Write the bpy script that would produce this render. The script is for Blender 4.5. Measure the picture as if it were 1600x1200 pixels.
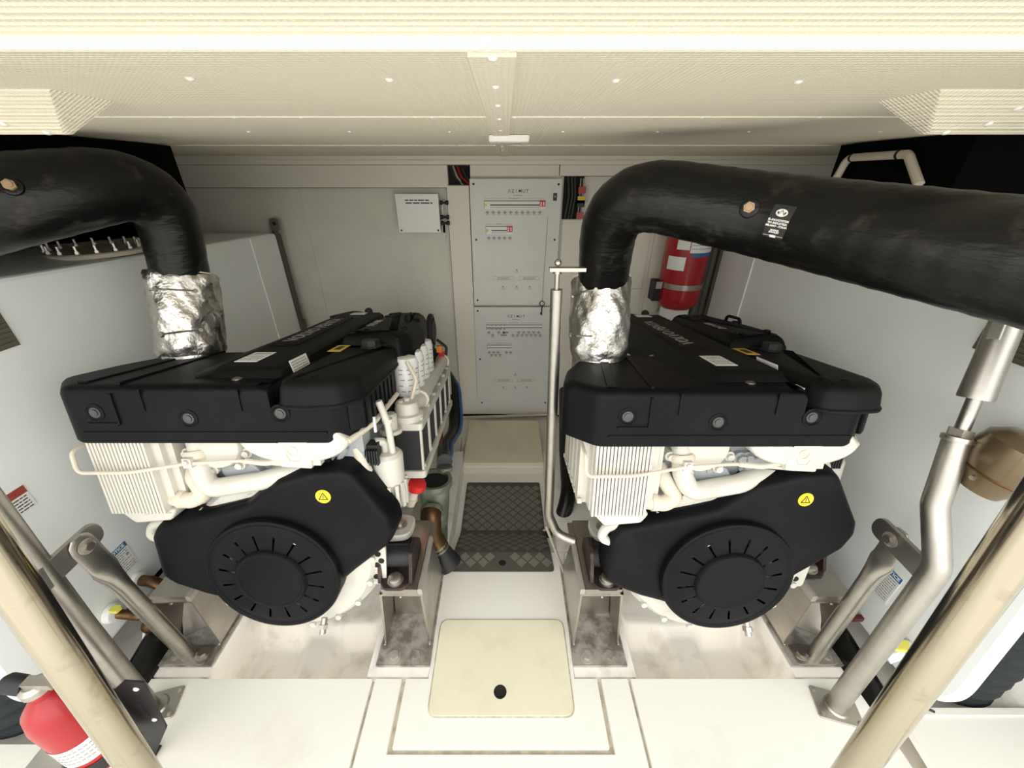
import bpy, bmesh, math, random
from mathutils import Vector, Matrix
random.seed(7)
S = bpy.context.scene
for o in list(bpy.data.objects): bpy.data.objects.remove(o)
COL = S.collection
R = math.radians
# ---------------------------------------------------------------- camera, sky, exposure
cam_data = bpy.data.cameras.new('camera')
cam = bpy.data.objects.new('camera', cam_data); COL.objects.link(cam)
cam_data.sensor_width = 36.0; cam_data.lens = 36.0*600/1600; cam_data.shift_x = 10/1600
cam_data.clip_start = 0.02
cam.location = (0.014, 0, 1.5); cam.rotation_euler = (R(90-28.4), 0, 0)
S.camera = cam
S.view_settings.view_transform = 'Standard'; S.view_settings.look = 'None'
S.view_settings.gamma = 1.0; S.view_settings.use_curve_mapping = False
S.view_settings.exposure = 0.34
W = bpy.data.worlds.new('hazy fill sky'); S.world = W; W.use_nodes = True  # unseen hazy sky, its gradient shaped to brighten the interior
nt = W.node_tree; nt.nodes.clear()
wo = nt.nodes.new('ShaderNodeOutputWorld'); bg = nt.nodes.new('ShaderNodeBackground')
tc = nt.nodes.new('ShaderNodeTexCoord'); sp = nt.nodes.new('ShaderNodeSeparateXYZ')
mr = nt.nodes.new('ShaderNodeMapRange'); cr = nt.nodes.new('ShaderNodeValToRGB')
nt.links.new(tc.outputs['Generated'], sp.inputs[0]); nt.links.new(sp.outputs['Z'], mr.inputs['Value'])
mr.inputs['From Min'].default_value = -1; mr.inputs['From Max'].default_value = 1
nt.links.new(mr.outputs[0], cr.inputs[0])
cr.color_ramp.elements[0].position = 0.46; cr.color_ramp.elements[0].color = (0.56, 0.54, 0.50, 1)  # glow below the horizon, added to lift walls, tanks and ceiling
cr.color_ramp.elements[1].position = 0.56; cr.color_ramp.elements[1].color = (1.0, 0.98, 0.94, 1)
e = cr.color_ramp.elements.new(1.0); e.color = (0.56, 0.59, 0.62, 1)
nt.links.new(cr.outputs[0], bg.inputs[0]); bg.inputs[1].default_value = 3.0
nt.links.new(bg.outputs[0], wo.inputs[0])

# ---------------------------------------------------------------- materials
def mat(name, col, rough=0.5, metal=0.0, bump=None, var=None, coat=0.0, spec=None, obj_scale=True):
    m = bpy.data.materials.new(name); m.use_nodes = True
    n = m.node_tree; b = n.nodes['Principled BSDF']
    b.inputs['Base Color'].default_value = (*col, 1); b.inputs['Roughness'].default_value = rough
    b.inputs['Metallic'].default_value = metal
    if coat: b.inputs['Coat Weight'].default_value = coat
    if spec is not None: b.inputs['Specular IOR Level'].default_value = spec
    t = None
    if bump or var:
        t = n.nodes.new('ShaderNodeTexCoord')
    if var:   # (second colour, scale, threshold low, high, rough delta)
        c2, sc, lo, hi = var[:4]
        nz = n.nodes.new('ShaderNodeTexNoise'); nz.inputs['Scale'].default_value = sc
        nz.inputs['Detail'].default_value = 6; nz.inputs['Roughness'].default_value = 0.6
        n.links.new(t.outputs['Object'], nz.inputs['Vector'])
        mp = n.nodes.new('ShaderNodeMapRange'); mp.inputs['From Min'].default_value = lo; mp.inputs['From Max'].default_value = hi
        n.links.new(nz.outputs['Fac'], mp.inputs['Value'])
        mx = n.nodes.new('ShaderNodeMix'); mx.data_type = 'RGBA'
        mx.inputs['A'].default_value = (*col, 1); mx.inputs['B'].default_value = (*c2, 1)
        n.links.new(mp.outputs[0], mx.inputs['Factor']); n.links.new(mx.outputs['Result'], b.inputs['Base Color'])
        if len(var) > 4:
            mp2 = n.nodes.new('ShaderNodeMapRange'); mp2.inputs['To Min'].default_value = rough; mp2.inputs['To Max'].default_value = rough+var[4]
            n.links.new(mp.outputs[0], mp2.inputs['Value']); n.links.new(mp2.outputs[0], b.inputs['Roughness'])
    if bump:  # (scale, strength, distance[, stretch])
        nz = n.nodes.new('ShaderNodeTexNoise'); nz.inputs['Scale'].default_value = bump[0]; nz.inputs['Detail'].default_value = 5
        src = t.outputs['Object']
        if len(bump) > 3:
            mg = n.nodes.new('ShaderNodeMapping'); mg.inputs['Scale'].default_value = bump[3]
            n.links.new(src, mg.inputs[0]); src = mg.outputs[0]
        n.links.new(src, nz.inputs['Vector'])
        bp = n.nodes.new('ShaderNodeBump'); bp.inputs['Strength'].default_value = bump[1]; bp.inputs['Distance'].default_value = bump[2]
        n.links.new(nz.outputs['Fac'], bp.inputs['Height']); n.links.new(bp.outputs[0], b.inputs['Normal'])
    return m
M = {}
M['floor'] = mat('floor gelcoat', (0.86,0.83,0.75), 0.35, bump=(90,0.05,0.002), var=((0.72,0.68,0.57),3.5,0.55,0.85))
M['hatch'] = mat('cream hatch board', (0.78,0.73,0.54), 0.5, var=((0.66,0.61,0.44),6,0.5,0.8))
M['groove'] = mat('dirty groove', (0.42,0.38,0.29), 0.8, var=((0.62,0.57,0.45),30,0.4,0.6))
M['joint_shade'] = mat('painted joint shadow', (0.16,0.145,0.115), 0.8)  # shadow colour for the strips along the bulkhead boards
M['bilge'] = mat('bilge gelcoat', (0.88,0.84,0.76), 0.3, bump=(14,0.25,0.01), var=((0.55,0.48,0.38),7,0.52,0.78))
M['tank'] = mat('tank gelcoat', (0.90,0.93,0.915), 0.36, bump=(5,0.05,0.01), var=((0.86,0.885,0.865),2.5,0.45,0.75))
M['wall'] = mat('bulkhead paint', (0.70,0.68,0.60), 0.55, var=((0.63,0.61,0.53),3,0.45,0.7))
M['board'] = mat('bulkhead board', (0.76,0.73,0.64), 0.5)
M['panelmetal'] = mat('panel sheet', (0.72,0.72,0.68), 0.42, var=((0.68,0.68,0.64),5,0.45,0.7))
M['black'] = mat('black plastic', (0.004,0.004,0.0055), 0.46, bump=(420,0.08,0.001), var=((0.010,0.0098,0.0095),9,0.55,0.8,0.1), spec=0.14)
M['blackm'] = mat('black moulded lid', (0.006,0.006,0.006), 0.55, bump=(300,0.1,0.001), spec=0.15)
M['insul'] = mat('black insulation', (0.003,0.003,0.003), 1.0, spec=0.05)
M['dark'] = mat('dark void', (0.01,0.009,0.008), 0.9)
M['engine'] = mat('engine white enamel', (0.62,0.60,0.53), 0.34, bump=(60,0.06,0.002), var=((0.50,0.47,0.40),8,0.55,0.8))
M['engine_shade'] = mat('shade-darkened engine enamel', (0.34,0.36,0.37), 0.36, bump=(60,0.06,0.002))  # white enamel darkened so shade between covers and block depth is in the colour
M['cream'] = mat('cream hose', (0.66,0.60,0.49), 0.5)
M['steel'] = mat('brushed stainless', (0.46,0.44,0.40), 0.36, 1.0, bump=(60,0.08,0.001,(1,1,0.05)), var=((0.38,0.36,0.33),14,0.4,0.7,0.1))
M['polish'] = mat('polished stainless', (0.45,0.40,0.31), 0.15, 1.0, bump=(40,0.05,0.001), var=((0.34,0.29,0.21),22,0.58,0.75,0.15))
M['plate'] = mat('stainless sheet', (0.50,0.47,0.42), 0.33, 1.0, bump=(9,0.1,0.004), var=((0.42,0.38,0.34),6,0.45,0.7,0.15))
M['dirtysteel'] = mat('stained base plate', (0.50,0.47,0.42), 0.5, 0.6, var=((0.20,0.18,0.15),16,0.42,0.62,0.2))
M['rail'] = mat('galvanised rail', (0.50,0.47,0.42), 0.55, 0.7, bump=(120,0.2,0.001))
M['foil'] = mat('foil', (0.64,0.62,0.58), 0.30, 1.0, bump=(34,0.75,0.008), var=((0.42,0.40,0.36),11,0.5,0.6,0.12))
M['rubber'] = mat('black rubber hose', (0.005,0.0047,0.0043), 0.30, bump=(22,0.6,0.004,(1,1,3)), var=((0.045,0.040,0.034),16,0.58,0.78,0.2), spec=0.3)
M['rubberm'] = mat('matt rubber', (0.012,0.012,0.013), 0.6)
M['mesh'] = mat('black mesh core', (0.02,0.02,0.022), 0.6, bump=(500,0.9,0.003))
M['bronze'] = mat('bronze', (0.16,0.085,0.035), 0.4, 0.85, bump=(40,0.15,0.003), var=((0.08,0.05,0.03),18,0.45,0.65,0.2))
M['greenb'] = mat('verdigris bronze', (0.20,0.20,0.15), 0.5, 0.6, var=((0.30,0.34,0.27),20,0.45,0.65,0.2))
M['tan'] = mat('tan funnel', (0.15,0.105,0.055), 0.33, 0.5, bump=(30,0.15,0.003), coat=0.3)
M['rust'] = mat('rusty black cradle', (0.025,0.018,0.015), 0.45, 0.3, var=((0.10,0.05,0.03),30,0.52,0.7,0.2))
M['red'] = mat('red paint', (0.36,0.006,0.010), 0.35, coat=0.15)
M['redcap'] = mat('red plastic', (0.62,0.02,0.02), 0.35)
M['orange'] = mat('orange plastic', (0.85,0.25,0.05), 0.4)
M['yellow'] = mat('yellow sticker', (0.88,0.66,0.02), 0.4)
M['ylabel'] = mat('yellow label', (0.72,0.50,0.06), 0.5)
M['lime'] = mat('yellow valve handle', (0.80,0.74,0.12), 0.5)
M['white'] = mat('white label', (0.86,0.86,0.83), 0.45)
M['whitep'] = mat('white plastic', (0.85,0.84,0.80), 0.35)
M['ink'] = mat('black ink', (0.02,0.02,0.02), 0.5)
M['plugm'] = mat('pinkish brass plug', (0.45,0.31,0.20), 0.4, 0.3)
M['darkbolt'] = mat('dark bolt', (0.07,0.07,0.07), 0.4, 0.3)
M['greyink'] = mat('grey ink', (0.33,0.32,0.29), 0.5)
M['blue'] = mat('blue print', (0.02,0.16,0.36), 0.45)
M['redprint'] = mat('red print', (0.36,0.06,0.04), 0.45)
M['bluehose'] = mat('blue stripe', (0.03,0.09,0.26), 0.4)
M['mat'] = mat('grey chequer mat', (0.085,0.08,0.064), 0.7)
M['matrib'] = mat('grey chequer tread', (0.20,0.19,0.155), 0.5)
M['straps'] = mat('brown steel strap', (0.13,0.11,0.085), 0.5, 0.4)
M['darkred'] = mat('dark red lever', (0.11,0.012,0.016), 0.4)
M['louver'] = mat('olive louver', (0.12,0.11,0.075), 0.6)
M['glass'] = mat('lamp lens', (0.45,0.44,0.40), 0.25)
M['olive'] = mat('olive hose', (0.10,0.11,0.10), 0.55)
M['fabric'] = mat('dark corrugated duct', (0.008,0.012,0.014), 0.75, bump=(24,0.6,0.008,(1,6,1)))
# perforated vinyl for the ceiling
def vinyl(name, col):
    m = mat(name, col, 0.6); n = m.node_tree; b = n.nodes['Principled BSDF']
    t = n.nodes.new('ShaderNodeTexCoord'); v = n.nodes.new('ShaderNodeTexVoronoi'); v.inputs['Scale'].default_value = 150
    v.inputs['Randomness'].default_value = 0.0
    n.links.new(t.outputs['Object'], v.inputs['Vector'])
    bp = n.nodes.new('ShaderNodeBump'); bp.inputs['Strength'].default_value = 0.8; bp.inputs['Distance'].default_value = 0.004
    n.links.new(v.outputs['Distance'], bp.inputs['Height']); n.links.new(bp.outputs[0], b.inputs['Normal'])
    return m
M['vinyl'] = vinyl('cream perforated vinyl', (0.88,0.82,0.655))
M['vinyl2'] = vinyl('cream coaming vinyl', (0.88,0.82,0.655))

# ---------------------------------------------------------------- mesh helpers
def offset2(pts, d):
    n = len(pts); out = []
    A = sum(pts[i][0]*pts[(i+1)%n][1]-pts[(i+1)%n][0]*pts[i][1] for i in range(n))
    sg = 1 if A > 0 else -1
    for i in range(n):
        p0, p1, p2 = Vector(pts[i-1]), Vector(pts[i]), Vector(pts[(i+1)%n])
        a = (p1-p0); b = (p2-p1)
        if a.length < 1e-9 or b.length < 1e-9: out.append(tuple(p1)); continue
        a.normalize(); b.normalize()
        n1 = Vector((-a.y, a.x))*sg; n2 = Vector((-b.y, b.x))*sg
        m = n1+n2
        if m.length < 1e-6: m = n1
        m.normalize(); k = max(0.5, m.dot(n1))
        q = p1+m*(d/k); out.append((q.x, q.y))
    return out
def fillet2(pts, r, n=4):
    out = []; N = len(pts)
    for i in range(N):
        p0, p1, p2 = Vector(pts[i-1]), Vector(pts[i]), Vector(pts[(i+1)%N])
        rr = r[i] if isinstance(r, (list, tuple)) else r
        a = p0-p1; b = p2-p1; la, lb = a.length, b.length
        a.normalize(); b.normalize()
        ang = math.acos(max(-1, min(1, a.dot(b))))
        if rr <= 0 or ang > 3.05: out.append(tuple(p1)); continue
        t = min(rr/math.tan(ang/2), la*0.48, lb*0.48)
        q0 = p1+a*t; q1 = p1+b*t
        for k in range(n+1):
            s = k/n
            q = q0*(1-s)**2+p1*2*s*(1-s)+q1*s*s
            out.append((q.x, q.y))
    return out
def fillet3(pts, r, n=6):
    P = [Vector(p) for p in pts]; out = [P[0]]
    for i in range(1, len(P)-1):
        a = P[i-1]-P[i]; b = P[i+1]-P[i]; la, lb = a.length, b.length
        a.normalize(); b.normalize()
        ang = math.acos(max(-1, min(1, a.dot(b))))
        if ang > 3.05: out.append(P[i]); continue
        rr = r[i-1] if isinstance(r, (list, tuple)) else r
        t = min(rr/math.tan(ang/2), la*0.49, lb*0.49)
        q0 = P[i]+a*t; q1 = P[i]+b*t
        for k in range(n+1):
            s = k/n; out.append(q0*(1-s)**2+P[i]*2*s*(1-s)+q1*s*s)
    out.append(P[-1]); return out
def rect2(x0, x1, y0, y1): return [(x0,y0),(x1,y0),(x1,y1),(x0,y1)]
class MB:
    def __init__(s): s.bm = bmesh.new()
    def add(s, vs, fs):
        bv = [s.bm.verts.new(v) for v in vs]; out = []
        for f in fs:
            try: out.append(s.bm.faces.new([bv[i] for i in f]))
            except ValueError: pass
        return bv, out
    def bevel(s, faces, off, seg=2, ang=30):
        es = set(e for f in faces for e in f.edges)
        es = [e for e in es if len(e.link_faces) == 2 and e.calc_face_angle(0) > R(ang)]
        if es: bmesh.ops.bevel(s.bm, geom=es, offset=off, segments=seg, affect='EDGES', profile=0.5)
    def box(s, x0, x1, y0, y1, z0, z1, bev=0, seg=2, T=None):
        vs = [Vector((x,y,z)) for z in (z0,z1) for y in (y0,y1) for x in (x0,x1)]
        if T: vs = [T@v for v in vs]
        _, f = s.add(vs, [(0,2,3,1),(4,5,7,6),(0,1,5,4),(2,6,7,3),(0,4,6,2),(1,3,7,5)])
        if bev: s.bevel(f, bev, seg)
        return s
    def loft(s, secs, cap0=True, cap1=True, closed=True):
        n = len(secs[0]); vs = [Vector(p) for sec in secs for p in sec]; fs = []
        for k in range(len(secs)-1):
            for i in range(n if closed else n-1):
                j = (i+1) % n; fs.append((k*n+i, k*n+j, (k+1)*n+j, (k+1)*n+i))
        if cap0: fs.append(tuple(range(n-1,-1,-1)))
        if cap1: fs.append(tuple((len(secs)-1)*n+i for i in range(n)))
        return s.add(vs, fs)
    def prism(s, pts, a0, a1, ax='z', r=0, seg=3, r0=0, T=None):
        """extrude a 2-D outline; r rounds the a1 end, r0 the a0 end"""
        f = {'z': lambda p,a: (p[0],p[1],a), 'y': lambda p,a: (p[0],a,p[1]), 'x': lambda p,a: (a,p[0],p[1])}[ax]
        sg = 1 if a1 > a0 else -1; secs = []
        lv = []
        if r0:
            for k in range(seg, 0, -1):
                th = k/seg*math.pi/2; lv.append((a0+sg*r0*(1-math.sin(th)), r0*(1-math.cos(th))))
            lv = [(a, i) for a, i in lv]
        lv.append((a0+sg*r0, 0)); lv.append((a1-sg*r, 0))
        if r:
            for k in range(1, seg+1):
                th = k/seg*math.pi/2; lv.append((a1-sg*r*(1-math.sin(th)), r*(1-math.cos(th))))
        for a, i in lv:
            q = offset2(pts, i) if i else pts
            v = [Vector(f(p, a)) for p in q]
            secs.append([T@x for x in v] if T else v)
        s.loft(secs); return s
    def tube(s, pts, r, seg=12, caps=True):
        P = [Vector(p) for p in pts]; n = len(P)
        rs = r if isinstance(r, (list, tuple)) else [r]*n
        T = []
        for i in range(n):
            a = P[min(i+1,n-1)]-P[max(i-1,0)]; T.append(a.normalized())
        u = T[0].orthogonal().normalized(); secs = []
        for i in range(n):
            u = (u-T[i]*u.dot(T[i])).normalized(); w = T[i].cross(u)
            secs.append([P[i]+(u*math.cos(2*math.pi*k/seg)+w*math.sin(2*math.pi*k/seg))*rs[i] for k in range(seg)])
        s.loft(secs, caps, caps); return s
    def cyl(s, p0, p1, r, r1=None, seg=20): return s.tube([p0,p1], [r, r if r1 is None else r1], seg)
    def lathe(s, prof, org=(0,0,0), axis=(0,0,1), seg=24, caps=True):
        o = Vector(org); a = Vector(axis).normalized(); u = a.orthogonal().normalized(); w = a.cross(u)
        secs = [[o+a*h+(u*math.cos(2*math.pi*k/seg)+w*math.sin(2*math.pi*k/seg))*max(rr,1e-4) for k in range(seg)] for rr, h in prof]
        s.loft(secs, caps, caps); return s
    def sph(s, c, r, seg=14, rings=8, sc=(1,1,1)):
        c = Vector(c); secs = []
        for i in range(1, rings):
            th = math.pi*i/rings
            secs.append([c+Vector((r*math.sin(th)*math.cos(2*math.pi*k/seg)*sc[0], r*math.sin(th)*math.sin(2*math.pi*k/seg)*sc[1], -r*math.cos(th)*sc[2])) for k in range(seg)])
        s.loft(secs); return s
    def grid(s, fn, nu, nv):
        vs = [Vector(fn(i/nu, j/nv)) for j in range(nv+1) for i in range(nu+1)]
        s.add(vs, [(j*(nu+1)+i, j*(nu+1)+i+1, (j+1)*(nu+1)+i+1, (j+1)*(nu+1)+i) for j in range(nv) for i in range(nu)]); return s
    def hexa(s, c, axis, r, h):
        c = Vector(c); a = Vector(axis).normalized(); s.tube([c, c+a*h], r, 6); return s
    def build(s, name, m, parent=None, label=None, cat=None, group=None, kind=None, smooth=36):
        bm = s.bm
        bmesh.ops.recalc_face_normals(bm, faces=bm.faces)
        for f in bm.faces: f.smooth = True
        for e in bm.edges:
            if len(e.link_faces) == 2 and e.calc_face_angle(0) > R(smooth): e.smooth = False
        me = bpy.data.meshes.new(name); bm.to_mesh(me); bm.free()
        me.materials.append(M[m] if isinstance(m, str) else m)
        o = bpy.data.objects.new(name, me); COL.objects.link(o)
        wn = o.modifiers.new('weighted normals','WEIGHTED_NORMAL'); wn.keep_sharp = True; wn.weight = 90
        if parent: o.parent = parent
        return tag(o, label, cat, group, kind)
def tag(o, label=None, cat=None, group=None, kind=None):
    if label: o['label'] = label
    if cat: o['category'] = cat
    if group: o['group'] = group
    if kind: o['kind'] = kind
    return o
def thing(name, label, cat, loc=(0,0,0), group=None, kind=None):
    o = bpy.data.objects.new(name, None); COL.objects.link(o); o.location = loc; o.empty_display_size = 0.05
    return tag(o, label, cat, group, kind)
def copy_tree(o, parent=None):
    c = o.copy(); COL.objects.link(c)
    if parent: c.parent = parent
    for ch in list(o.children): copy_tree(ch, c)
    return c
def text(body, size, Mx, m, parent, name='lettering', ext=0.0004, align='CENTER', sx=1.0, bold=0.0):
    cu = bpy.data.curves.new(name, 'FONT'); cu.body = body; cu.size = size; cu.extrude = ext; cu.offset = bold
    cu.align_x = align; cu.align_y = 'CENTER'; cu.resolution_u = 2
    ob = bpy.data.objects.new('tmp', cu); COL.objects.link(ob)
    dg = bpy.context.evaluated_depsgraph_get()
    me = bpy.data.meshes.new_from_object(ob.evaluated_get(dg)); bpy.data.objects.remove(ob)
    me.transform(Mx @ Matrix.Diagonal((sx,1,1,1)))
    me.materials.clear(); me.materials.append(M[m])
    o = bpy.data.objects.new(name, me); COL.objects.link(o)
    if parent: o.parent = parent
    return o
def frame(org, ex, ey):
    ex = Vector(ex).normalized(); ey = Vector(ey); ey = (ey-ex*ey.dot(ex)).normalized(); ez = ex.cross(ey)
    m = Matrix((ex, ey, ez)).transposed().to_4x4(); m.translation = Vector(org); return m
def scribble(x0, x1, y, h, T, mb, words=4, th=0.0006):
    """a line of tiny illegible print: a row of short bars on a label (in the frame T)"""
    L = x1-x0; x = x0
    while x < x1-0.02*L:
        w = min(L*random.uniform(0.10, 0.26)*4/words, x1-x)
        mb.box(x, x+w, y-h/2, y+h/2, 0, th, T=T); x += w+L*0.035
    return mb
WX = Matrix(((1,0,0,0),(0,0,-1,0),(0,1,0,0),(0,0,0,1)))   # text plane facing -Y (x right, z up)
# ================================================================ SETTING
def holed(mb, outline, c, r, z0, z1, n=48):
    """convex plate with a round hole"""
    def hit(th):
        d = Vector((math.cos(th), math.sin(th))); best = None; N = len(outline)
        for i in range(N):
            a = Vector(outline[i])-Vector(c); b = Vector(outline[(i+1)%N])-Vector(c); e = b-a
            den = d.x*e.y-d.y*e.x
            if abs(den) < 1e-12: continue
            t = (a.x*e.y-a.y*e.x)/den; s_ = (a.x*d.y-a.y*d.x)/den
            if t > 0 and -1e-6 <= s_ <= 1+1e-6 and (best is None or t < best): best = t
        return Vector(c)+d*best
    ths = sorted([2*math.pi*k/n for k in range(n)]+[math.atan2(p[1]-c[1], p[0]-c[0]) % (2*math.pi) for p in outline])
    O = [hit(t) for t in ths]; I = [Vector(c)+Vector((math.cos(t), math.sin(t)))*r for t in ths]
    secs = [[(p.x,p.y,z) for p in L] for L, z in ((I,z0),(O,z0),(O,z1),(I,z1),(I,z0))]
    mb.loft(secs, False, False); return mb
fl = thing('floor', None, None, kind='structure')
def plate(pts, name='floor_plate', m='floor', z0=-0.03, z1=0.0, bev=0.004):
    mb = MB(); mb.prism(pts, z0, z1, 'z', r=bev, seg=2); return mb.build(name, m, fl)
plate(rect2(-1.19,-0.437,-1.2,0.672)); plate(rect2(0.437,1.19,-1.2,0.672))
plate([(-0.429,-1.2),(0.429,-1.2),(0.429,0.672),(0.337,0.672),(0.337,0.478),(-0.337,0.478),(-0.337,0.672),(-0.429,0.672)])
plate(fillet2([(-0.325,0.488),(0.325,0.488),(0.325,0.672),(0.249,0.672),(0.258,1.0),(0.28,1.17),(-0.28,1.17),(-0.258,1.0),(-0.249,0.672),(-0.325,0.672)],[.006,.006,0,0,0,0,0,0,0,0]))
mb = MB(); mb.box(-0.44,0.44,-1.2,0.668,-0.04,-0.012); mb.build('floor_groove','groove',fl)
# sloping step and lower walkway towards the bulkhead
mb = MB(); mb.prism([(1.166,0.0),(1.40,-0.15),(2.52,-0.15),(2.52,-0.2),(1.38,-0.2),(1.166,-0.05)], -0.40, 0.40, 'x'); mb.build('floor_step','floor',fl)
mb = MB(); mb.box(-1.9,-0.40,1.55,2.52,-0.22,-0.151); mb.box(0.40,1.9,1.55,2.52,-0.22,-0.151); mb.build('floor_underlay','bilge',fl)
# bilge wells under the engines
for sx in (-1, 1):
    def well(u, v):
        x = 0.455+0.575*u; y = 0.655+0.95*v
        wall = min(1, min(u, 1-u)*9.0); wall = wall*wall*(3-2*wall)
        f = min(1, max(0, (y-0.865)/0.06)); f = f*f*(3-2*f)
        g = min(1, max(0, (y-0.97)/0.3))
        zb = -0.205+0.085*f+0.06*g
        hump = math.exp(-((u-0.47)/0.12)**6)*0.06*(1-f)*min(1,max(0,(0.93-y)/0.06))
        z = -0.02*(1-wall)+wall*(zb+hump) + 0.008*math.sin(u*9+v*5)*wall
        return (sx*x, y, z)
    mb = MB(); mb.grid(well, 44, 44); mb.build('bilge_well','bilge',fl,smooth=60)
    mb = MB(); mb.box(min(sx*0.25,sx*0.46),max(sx*0.25,sx*0.46),0.678,1.9,-0.3,-0.004,bev=0.006); mb.build('trim_%d'%(1 if sx<0 else 2),'bilge',kind='structure')
    mb = MB(); mb.box(min(sx*1.005,sx*1.215),max(sx*1.005,sx*1.215),0.678,1.9,-0.3,-0.004,bev=0.006); mb.build('trim_%d'%(3 if sx<0 else 4),'bilge',kind='structure')
    def hull(u, v): return (sx*(1.19+0.75*u), -1.2+3.7*v, -0.13+0.30*u*u)
    mb = MB(); mb.grid(hull, 8, 4); mb.build('trim_%d'%(5 if sx<0 else 6),'bilge',kind='structure')
# right raised deck panel by the camera
mb = MB(); mb.prism([(1.265,0.587),(1.9,0.587),(1.9,-0.6),(1.225,-0.6),(1.225,0.30)], -0.02, 0.004, 'z', r=0.004, seg=2); dp = mb.build('floor_panel','floor',fl)
mb = MB(); mb.lathe([(0.011,0.003),(0.011,0.006),(0.008,0.009),(0.001,0.010)],(1.262,0.555,0.002)); mb.build('screw','rust',fl)
mb = MB(); mb.box(1.28,1.9,0.568,0.586,0.003,0.009,bev=0.002); mb.build('floor_edge','floor',fl)
mb = MB(); mb.prism([(-1.26,0.50),(-1.9,0.50),(-1.9,-0.6),(-1.22,-0.6),(-1.22,0.2)], -0.02, 0.004, 'z', r=0.004, seg=2); mb.build('floor_panel','floor',fl)

# forward bulkhead with its boards
wb = thing('wall_back', None, None, (0,2.52,0), kind='structure')
def wbox(name, x0,x1,z0,z1,d0,d1,m='board',bev=0.003,parent=None):
    mb = MB(); mb.box(x0,x1,-d1,-d0,z0,z1,bev=bev); return mb.build(name,m,parent or wb)
wbox('wall_sheet',-1.95,1.95,-0.12,1.64,-0.04,0,'wall',0)
for a in ((-1.95,-0.318,1.443,1.556),(-0.186,0.318,1.503,1.557),(0.324,0.90,1.503,1.557),(0.906,1.95,1.503,1.557)): wbox('wall_board',*a,0,0.024)
wbox('wall_board',-0.325,-0.198,0.055,1.452,0,0.040); wbox('wall_board',-1.95,-1.192,0.2,1.44,0,0.006,'wall')
wbox('wall_board',-0.42,0.9,-0.12,0.05,0,0.012); wbox('wall_board',-0.42,-0.33,0.057,0.145,0,0.010)
wbox('wall_board',0.36,0.60,0.2,1.268,0,0.010); wbox('wall_board',0.62,0.90,0.86,1.49,0,0.014); wbox('wall_board',0.93,1.03,0.3,1.49,0,0.018); wbox('wall_board',0.62,0.90,0.2,0.85,0,0.010)
for a in ((-1.95,-0.318,1.4395,1.4428),(-1.95,1.95,1.5562,1.5578),(0.336,0.90,1.4995,1.5028)): wbox('shadow_joint',*a,0,0.0235,'joint_shade',0)  # dark strips stand in for the shadow line at the board edges
wbox('shadow_joint',-0.3285,-0.3252,0.055,1.443,0,0.030,'joint_shade',0)
wbox('cable_recess',-0.316,-0.190,1.456,1.555,0,0.002,'dark',0); wbox('cable_recess',0.352,0.47,1.272,1.50,0,0.002,'dark',0)
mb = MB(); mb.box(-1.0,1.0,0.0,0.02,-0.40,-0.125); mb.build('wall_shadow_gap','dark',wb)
mb = MB(); mb.tube(fillet3([(-0.9,-0.03,-0.16),(-0.1,-0.03,-0.135),(0.5,-0.03,-0.10)],0.3),0.012,8); mb.build('trim_pipe','cream',wb)
mb = MB(); mb.box(-1.95,1.95,2.455,2.515,1.558,1.600,bev=0.004); mb.build('trim_7','board',kind='structure')
mb = MB(); mb.box(-1.95,1.95,2.445,2.456,1.574,1.5785); mb.build('trim_8','vinyl',kind='structure')
# hull sides
for sx, nm in ((-1,'wall_left'),(1,'wall_right')):
    wl = thing(nm,None,None,kind='structure')
    mb = MB(); mb.box(min(sx*1.9,sx*1.94),max(sx*1.9,sx*1.94),0.48,2.52,-0.2,1.64); mb.build('insulated_side','insul',wl)
    mb = MB(); mb.box(min(sx*1.9,sx*1.94),max(sx*1.9,sx*1.94),-1.2,0.48,-0.2,1.64); mb.build('painted_side','tank',wl)
# ceiling panels
ce = thing('ceiling', None, None, (0,0,1.6), kind='structure')
mb = MB(); mb.box(-1.95,1.95,0.45,2.5,0.010,0.03); mb.build('ceiling_backing','dark',ce)
for x0, x1 in ((-1.95,-0.004),(-0.001,1.95)):
    for y0, y1, dz in ((0.446,0.884,0),(0.886,1.655,0.001),(1.657,2.50,0.001)):
        mb = MB(); mb.box(x0,x1,y0,y1,dz,0.012,bev=0.002); mb.build('ceiling_panel','vinyl',ce)
mb = MB(); mb.box(-0.021,0.024,0.453,2.455,-0.0035,0.001,bev=0.0015); mb.build('ceiling_strip','vinyl',ce)
scr = None
def screw(par, p, r=0.006, axis=(0,0,-1), m='whitep'):
    global scr
    if scr is None:
        mb = MB(); mb.lathe([(1,0),(1,0.15),(0.75,0.42),(0.3,0.55),(0.02,0.58)],(0,0,0),(0,0,1),10)
        o = mb.build('screw',m,par); scr = o
    else:
        o = scr.copy(); COL.objects.link(o); o.parent = par
    o.location = p; o.scale = (r,)*3; o.rotation_euler = Vector(axis).to_track_quat('Z','Y').to_euler()
    return o
for x, y in ((-0.351,0.559),(-0.122,0.565),(0.144,0.569),(0.364,0.576)): screw(ce,(x,y,0),0.0050)
for px in (140,265,365,470,674,774,804,913,1098,1281,1417): screw(ce,((px-790)/600*0.731+0.014,0.886,0),0.0050)
for px in (388,546,702,880,1028,1170,1376): screw(ce,((px-790)/600*0.968+0.014,1.155,0),0.0050)
for px in (390,463,526,590,712,780,798,908,1000,1088,1172,1258): screw(ce,((px-790)/600*1.376+0.014,1.65,0),0.0050)
for y in (0.456,0.586,0.725,0.885,1.09,1.66,1.9,2.2): screw(ce,(0.002,y,-0.0035),0.0048)
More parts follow.
